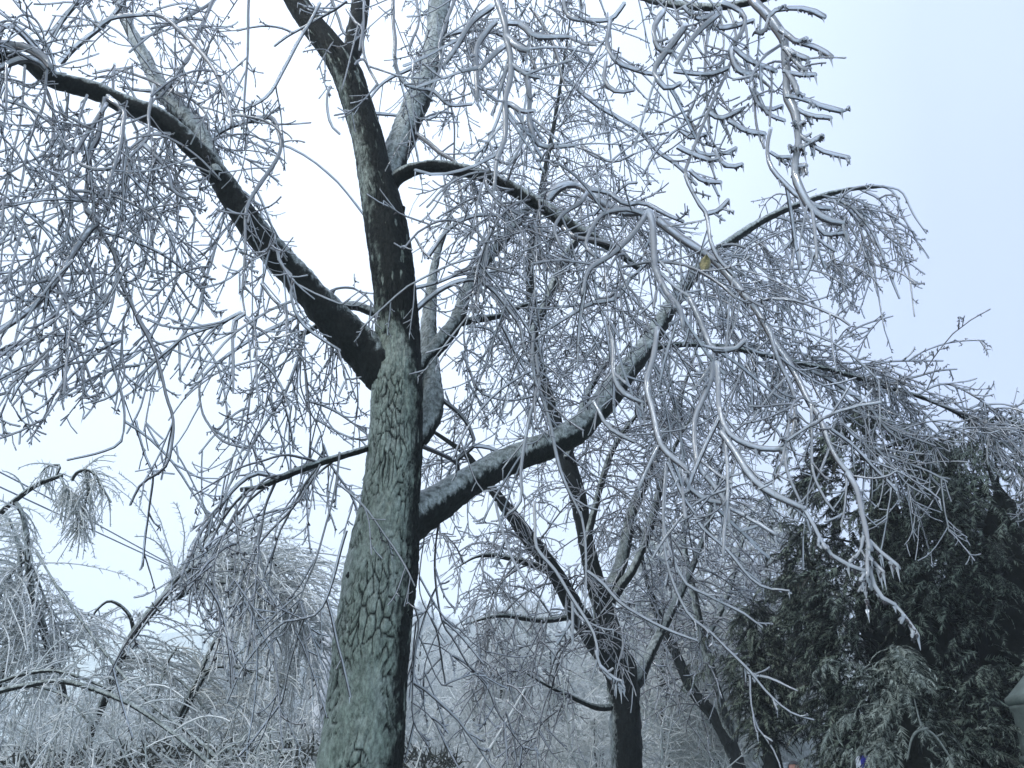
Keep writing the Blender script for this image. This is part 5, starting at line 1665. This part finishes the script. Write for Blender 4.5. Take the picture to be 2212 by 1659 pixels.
# ------------------------------------------------------------------ white van, person, cloth
def van():
    c, _ = at(1690, 1660, 20.0)
    o = thing('parked_van', 'white van parked in the mist, only its roof showing under the trees', 'van', (c[0], 20.0, 0))
    white = principled('white_paint', [(0.3, (0.62, 0.66, 0.68)), (0.7, (0.70, 0.73, 0.75))], 4, 0.25)
    glass = principled('van_glass', [(0.3, (0.02, 0.025, 0.03)), (0.7, (0.04, 0.05, 0.055))], 4, 0.08)
    tyre = principled('tyre_rubber', [(0.3, (0.012, 0.012, 0.012)), (0.7, (0.025, 0.025, 0.025))], 8, 0.8)
    prof = [(-2.25, 0.45), (-2.25, 1.05), (-2.15, 1.62), (-2.0, 1.70), (-1.0, 1.745), (0.6, 1.735), (0.95, 1.66), (1.5, 1.12), (2.1, 0.98), (2.25, 0.82), (2.25, 0.42)]
    P, _ = resample(np.array(prof), 60)
    n = len(P)
    V = []
    for yy, sc in ((-0.86, 0.965), (-0.82, 0.99), (-0.70, 1.0), (0.70, 1.0), (0.82, 0.99), (0.86, 0.965)):
        for x, z in P:
            inset = 0.10 * max(0, z - 1.0) * (1 if yy > 0 else -1) * (abs(yy) > 0.75)
            V.append((x * sc, yy - inset, 0.43 + (z - 0.43) * sc))
    V = np.array(V)
    i = np.arange(6 * n).reshape(6, n)
    Q = np.stack([i[:-1, :-1], i[:-1, 1:], i[1:, 1:], i[1:, :-1]], -1).reshape(-1, 4)
    g = Geo().add(V, Q)
    for s0 in (0, 5):
        ctr = V[i[s0]].mean(0)
        nn = g.n
        g.v.append(ctr[None])
        g.n += 1
        q = np.stack([i[s0], np.roll(i[s0], -1), np.full(n, nn)], -1)
        g.q.append(q if s0 else q[:, ::-1])
        g.m.append(np.zeros(n, np.int32))
    body = obj('body', g.mesh('body', [white]), o)
    for x0, x1 in ((-1.95, -1.1), (-1.0, -0.15), (-0.05, 0.85)):
        for s in (-1, 1):
            yy = s * 0.845
            gg = Geo()
            V = np.array([(x0, yy, 1.12), (x1 + (0.35 if x1 > 0.5 else 0), yy, 1.12), (x1, yy - s * 0.045, 1.55), (x0 + 0.04, yy - s * 0.045, 1.55)])
            V2 = V + np.array([0, s * 0.012, 0])
            VV = np.vstack([V, V2])
            gg.add(VV, np.array([(4, 5, 6, 7), (0, 1, 5, 4), (1, 2, 6, 5), (2, 3, 7, 6), (3, 0, 4, 7)]))
            obj('window', gg.mesh('window', [glass], smooth=False), o)
    for x in (-1.45, 1.4):
        for s in (-1, 1):
            V, Q = lathe([(0.0, -0.1), (0.26, -0.1), (0.32, -0.07), (0.33, 0), (0.32, 0.07), (0.26, 0.1), (0.0, 0.1)], 28)
            V = V[:, [0, 2, 1]] + np.array([x, s * 0.78, 0.33])
            wh = obj('wheel', Geo().add(V, Q).mesh('wheel', [tyre]), o)
            V, Q = lathe([(0.0, -0.02), (0.17, -0.02), (0.19, 0.0), (0.17, 0.02), (0.0, 0.03)], 20)
            V = V[:, [0, 2, 1]] * np.array([1, s, 1]) + np.array([x, s * 0.885, 0.33])
            obj('rim', Geo().add(V, Q).mesh('rim', [M_CONC]), wh)
    for s in (-1, 1):
        gg = Geo()
        add_mixed(gg, *box(2.2, s * 0.62, 0.78, 0.12, 0.28, 0.14, 0.03))
        obj('headlight', gg.mesh('headlight', [M_CONC]), o)


van()


def skin_body(name, joints, edges, mt, parent, root=0, levels=2):
    me = bpy.data.meshes.new(name)
    me.from_pydata([j[0] for j in joints], edges, [])
    o = obj(name, me, parent)
    me.materials.append(mt)
    md = o.modifiers.new('skin', 'SKIN')
    for v, j in zip(me.skin_vertices[0].data, joints):
        v.radius = j[1] if isinstance(j[1], tuple) else (j[1], j[1])
        v.use_root = False
    me.skin_vertices[0].data[root].use_root = True
    sb = o.modifiers.new('smooth', 'SUBSURF')
    sb.levels = levels
    sb.render_levels = levels
    return o


def person():
    c, _ = at(1712, 1643, 11.5)
    top = c[2]
    H = top
    o = thing('person', 'person with short dark hair, only the top of the head visible below the conifers', 'person', (c[0], 11.5, 0))
    skin = principled('skin', [(0.3, (0.36, 0.17, 0.12)), (0.7, (0.46, 0.23, 0.17))], 12, 0.5)
    hair = principled('dark_hair', [(0.3, (0.010, 0.009, 0.010)), (0.7, (0.03, 0.026, 0.028))], 60, 0.45, 0.8, 120)
    coat = principled('dark_coat', [(0.3, (0.02, 0.022, 0.028)), (0.7, (0.045, 0.048, 0.055))], 20, 0.8, 0.4, 80)
    k = H / 1.62
    J = [((0, 0, 0.92 * k), (0.155, 0.11)), ((0, 0, 1.10 * k), (0.14, 0.10)), ((0, 0, 1.27 * k), (0.165, 0.11)), ((0, 0, 1.36 * k), (0.10, 0.075)),
         ((-0.19, 0, 1.30 * k), 0.062), ((-0.23, 0.02, 1.04 * k), 0.048), ((-0.23, -0.06, 0.82 * k), 0.038), ((0.19, 0, 1.30 * k), 0.062), ((0.23, 0.02, 1.04 * k), 0.048), ((0.23, -0.06, 0.82 * k), 0.038),
         ((-0.10, 0, 0.84 * k), 0.09), ((-0.11, -0.01, 0.48 * k), 0.062), ((-0.11, 0.02, 0.09 * k), 0.045), ((-0.12, -0.15, 0.03 * k), 0.03),
         ((0.10, 0, 0.84 * k), 0.09), ((0.11, -0.01, 0.48 * k), 0.062), ((0.11, 0.02, 0.09 * k), 0.045), ((0.12, -0.15, 0.03 * k), 0.03)]
    E = [(0, 1), (1, 2), (2, 3), (2, 4), (4, 5), (5, 6), (2, 7), (7, 8), (8, 9), (0, 10), (10, 11), (11, 12), (12, 13), (0, 14), (14, 15), (15, 16), (16, 17)]
    skin_body('clothed_body', J, E, coat, o)
    # head: one lathe-like skull shaped with brow, nose, jaw, ears
    n, S = 40, 48
    th = np.linspace(0.0, pi, n)
    ph = np.arange(S) * 2 * pi / S
    TH, PH = np.meshgrid(th, ph, indexing='ij')
    x = np.sin(TH) * np.cos(PH)
    y = np.sin(TH) * np.sin(PH)
    z = np.cos(TH)
    jaw = np.clip(-z, 0, 1)
    X = x * (0.077 - 0.020 * jaw)
    Yy = y * (0.098 - 0.012 * jaw) - 0.012 * jaw
    Z = z * 0.118
    face = np.clip(-y, 0, 1)

    def bump(cx, cz, sx, sz, a):
        return a * np.exp(-((X - cx) / sx) ** 2 - ((Z - cz) / sz) ** 2) * (face > 0)
    dY = -bump(0, -0.022, 0.011, 0.018, 0.022) - bump(0, 0.012, 0.04, 0.008, 0.005) + bump(-0.03, 0.0, 0.013, 0.010, 0.009) + bump(0.03, 0.0, 0.013, 0.010, 0.009) - bump(0, -0.055, 0.02, 0.006, 0.006) - bump(0, -0.09, 0.02, 0.012, 0.008)
    V = np.stack([X, Yy + dY, Z], -1)
    ear = np.exp(-((np.abs(x) - 1) / 0.12) ** 2 - ((Z + 0.005) / 0.028) ** 2 - ((Yy - 0.005) / 0.018) ** 2)
    V[..., 0] += np.sign(x) * 0.016 * ear
    V = V.reshape(-1, 3) + np.array([0, -0.02, H - 0.125])
    i = np.arange(n * S).reshape(n, S)
    Q = np.stack([i[:-1], np.roll(i[:-1], -1, 1), np.roll(i[1:], -1, 1), i[1:]], -1).reshape(-1, 4)
    g = Geo().add(V, Q)
    A, B = tubes(np.array([[0, 0.01, H - 0.30], [0, 0.005, H - 0.22], [0, -0.01, H - 0.16]]), np.array([0.062, 0.055, 0.055]), 16)
    hd = obj('head', g.mesh('head', [skin]), o)
    obj('neck', Geo().add(A, B).mesh('neck', [skin]), o)
    # hair cap: crown and back of the head
    hm = ((z > 0.62) | ((y > -0.15) & (z > -0.25)))
    W = np.stack([X * 1.09, Yy * 1.08 + 0.002, Z * 1.06], -1)
    W = W + 0.004 * vnoise(W * 130)[..., None]
    fm = hm[:-1] & hm[1:] & np.roll(hm, -1, 1)[:-1] & np.roll(hm, -1, 1)[1:]
    Qh = np.stack([i[:-1], np.roll(i[:-1], -1, 1), np.roll(i[1:], -1, 1), i[1:]], -1)[fm]
    used, inv = np.unique(Qh, return_inverse=True)
    g = Geo().add((W.reshape(-1, 3) + np.array([0, -0.02, H - 0.125]))[used], inv.reshape(-1, 4))
    obj('hair', g.mesh('hair', [hair]), o)
    eye = principled('eye', [(0.3, (0.02, 0.015, 0.01)), (0.7, (0.05, 0.04, 0.03))], 3, 0.1)
    for s in (-1, 1):
        V, Q = lathe([(max(1e-4, sin(a)) * 0.011, -cos(a) * 0.011) for a in np.linspace(0, pi, 10)], 14, (s * 0.03, -0.098, H - 0.124))
        obj('eye', Geo().add(V, Q).mesh('eye', [eye]), o)
    for s in (-1, 1):
        b = np.array([s * 0.23, -0.06, 0.82 * k])
        J = [(tuple(b), 0.026), (tuple(b + (0, -0.03, -0.07)), (0.036, 0.017))]
        E = [(0, 1)]
        for q, (dx, ln) in enumerate(((-0.026, 0.06), (-0.009, 0.07), (0.009, 0.066), (0.026, 0.052))):
            p0 = b + np.array([dx, -0.035, -0.09])
            J += [(tuple(p0), 0.009), (tuple(p0 + (0, -0.012, -ln * 0.5)), 0.0085), (tuple(p0 + (0, 0.004, -ln)), 0.007)]
            m_ = len(J)
            E += [(1, m_ - 3), (m_ - 3, m_ - 2), (m_ - 2, m_ - 1)]
        p0 = b + np.array([-s * 0.035, -0.03, -0.04])
        J += [(tuple(p0), 0.010), (tuple(p0 + (-s * 0.012, -0.02, -0.045)), 0.008)]
        m_ = len(J)
        E += [(0, m_ - 2), (m_ - 2, m_ - 1)]
        skin_body('hand', J, E, skin, o, 0, 1)


person()


def cloth():
    c, _ = at(1862, 1640, 7.6)
    nx, nz = 15, 15
    U, Vv = np.meshgrid(np.linspace(-1, 1, nx), np.linspace(0, 1, nz))
    X = 0.10 * U * (0.55 + 0.5 * Vv)
    Y = 0.03 * np.sin(U * 7 + Vv) * (0.4 + Vv) - 0.05 * (1 - U ** 2)
    Z = -0.55 * Vv - 0.03 * U ** 2
    V = np.stack([X, Y, Z], -1).reshape(-1, 3)
    i = np.arange(nx * nz).reshape(nz, nx)
    Q = np.stack([i[:-1, :-1], i[:-1, 1:], i[1:, 1:], i[1:, :-1]], -1).reshape(-1, 4)
    cols = np.tile(np.arange(nx - 1), nz - 1)
    g = Geo()
    g.v.append(V)
    g.n = len(V)
    white = (cols < 4)
    g.q += [Q[~white], Q[white]]
    g.m += [np.zeros((~white).sum(), np.int32), np.ones(white.sum(), np.int32)]
    blue = principled('blue_cloth', [(0.3, (0.012, 0.014, 0.22)), (0.7, (0.02, 0.022, 0.34))], 10, 0.7)
    wh = principled('white_cloth', [(0.3, (0.5, 0.54, 0.58)), (0.7, (0.66, 0.70, 0.74))], 10, 0.8)
    o = obj('cloth', g.mesh('cloth', [blue, wh]), None, None, 'scrap of dark blue and white cloth low in the black gap between the conifers', 'cloth', None, (c[0] * 7.0 / 7.6, 7.0, c[2] + 0.02))
    md = o.modifiers.new('thickness', 'SOLIDIFY')
    md.thickness = 0.01


cloth()

# ------------------------------------------------------------------ mist
def haze():
    m, t, o = mat('mist')
    p = t.nodes.new('ShaderNodeVolumePrincipled')
    p.inputs['Color'].default_value = (0.86, 0.94, 1.0, 1)
    p.inputs['Density'].default_value = 0.0022
    p.inputs['Anisotropy'].default_value = 0.0
    t.links.new(p.outputs[0], o.inputs['Volume'])
    g = Geo()
    V = np.array([(x, y, z) for z in (-1.2, 62.0) for x, y in ((-330, -90), (330, -90), (330, 340), (-330, 340))], float)
    Q = np.array([(3, 2, 1, 0), (4, 5, 6, 7), (0, 1, 5, 4), (1, 2, 6, 5), (2, 3, 7, 6), (3, 0, 4, 7)])
    g.add(V, Q)
    obj('haze', g.mesh('haze', [m], smooth=False), kind='stuff')


haze()
tris = sum(len(o.data.polygons) * 2 for o in bpy.data.objects if o.type == 'MESH' and o.data.users == 1)
print('branches', N_BR[0], 'objects', len(bpy.data.objects), 'tris about', tris)
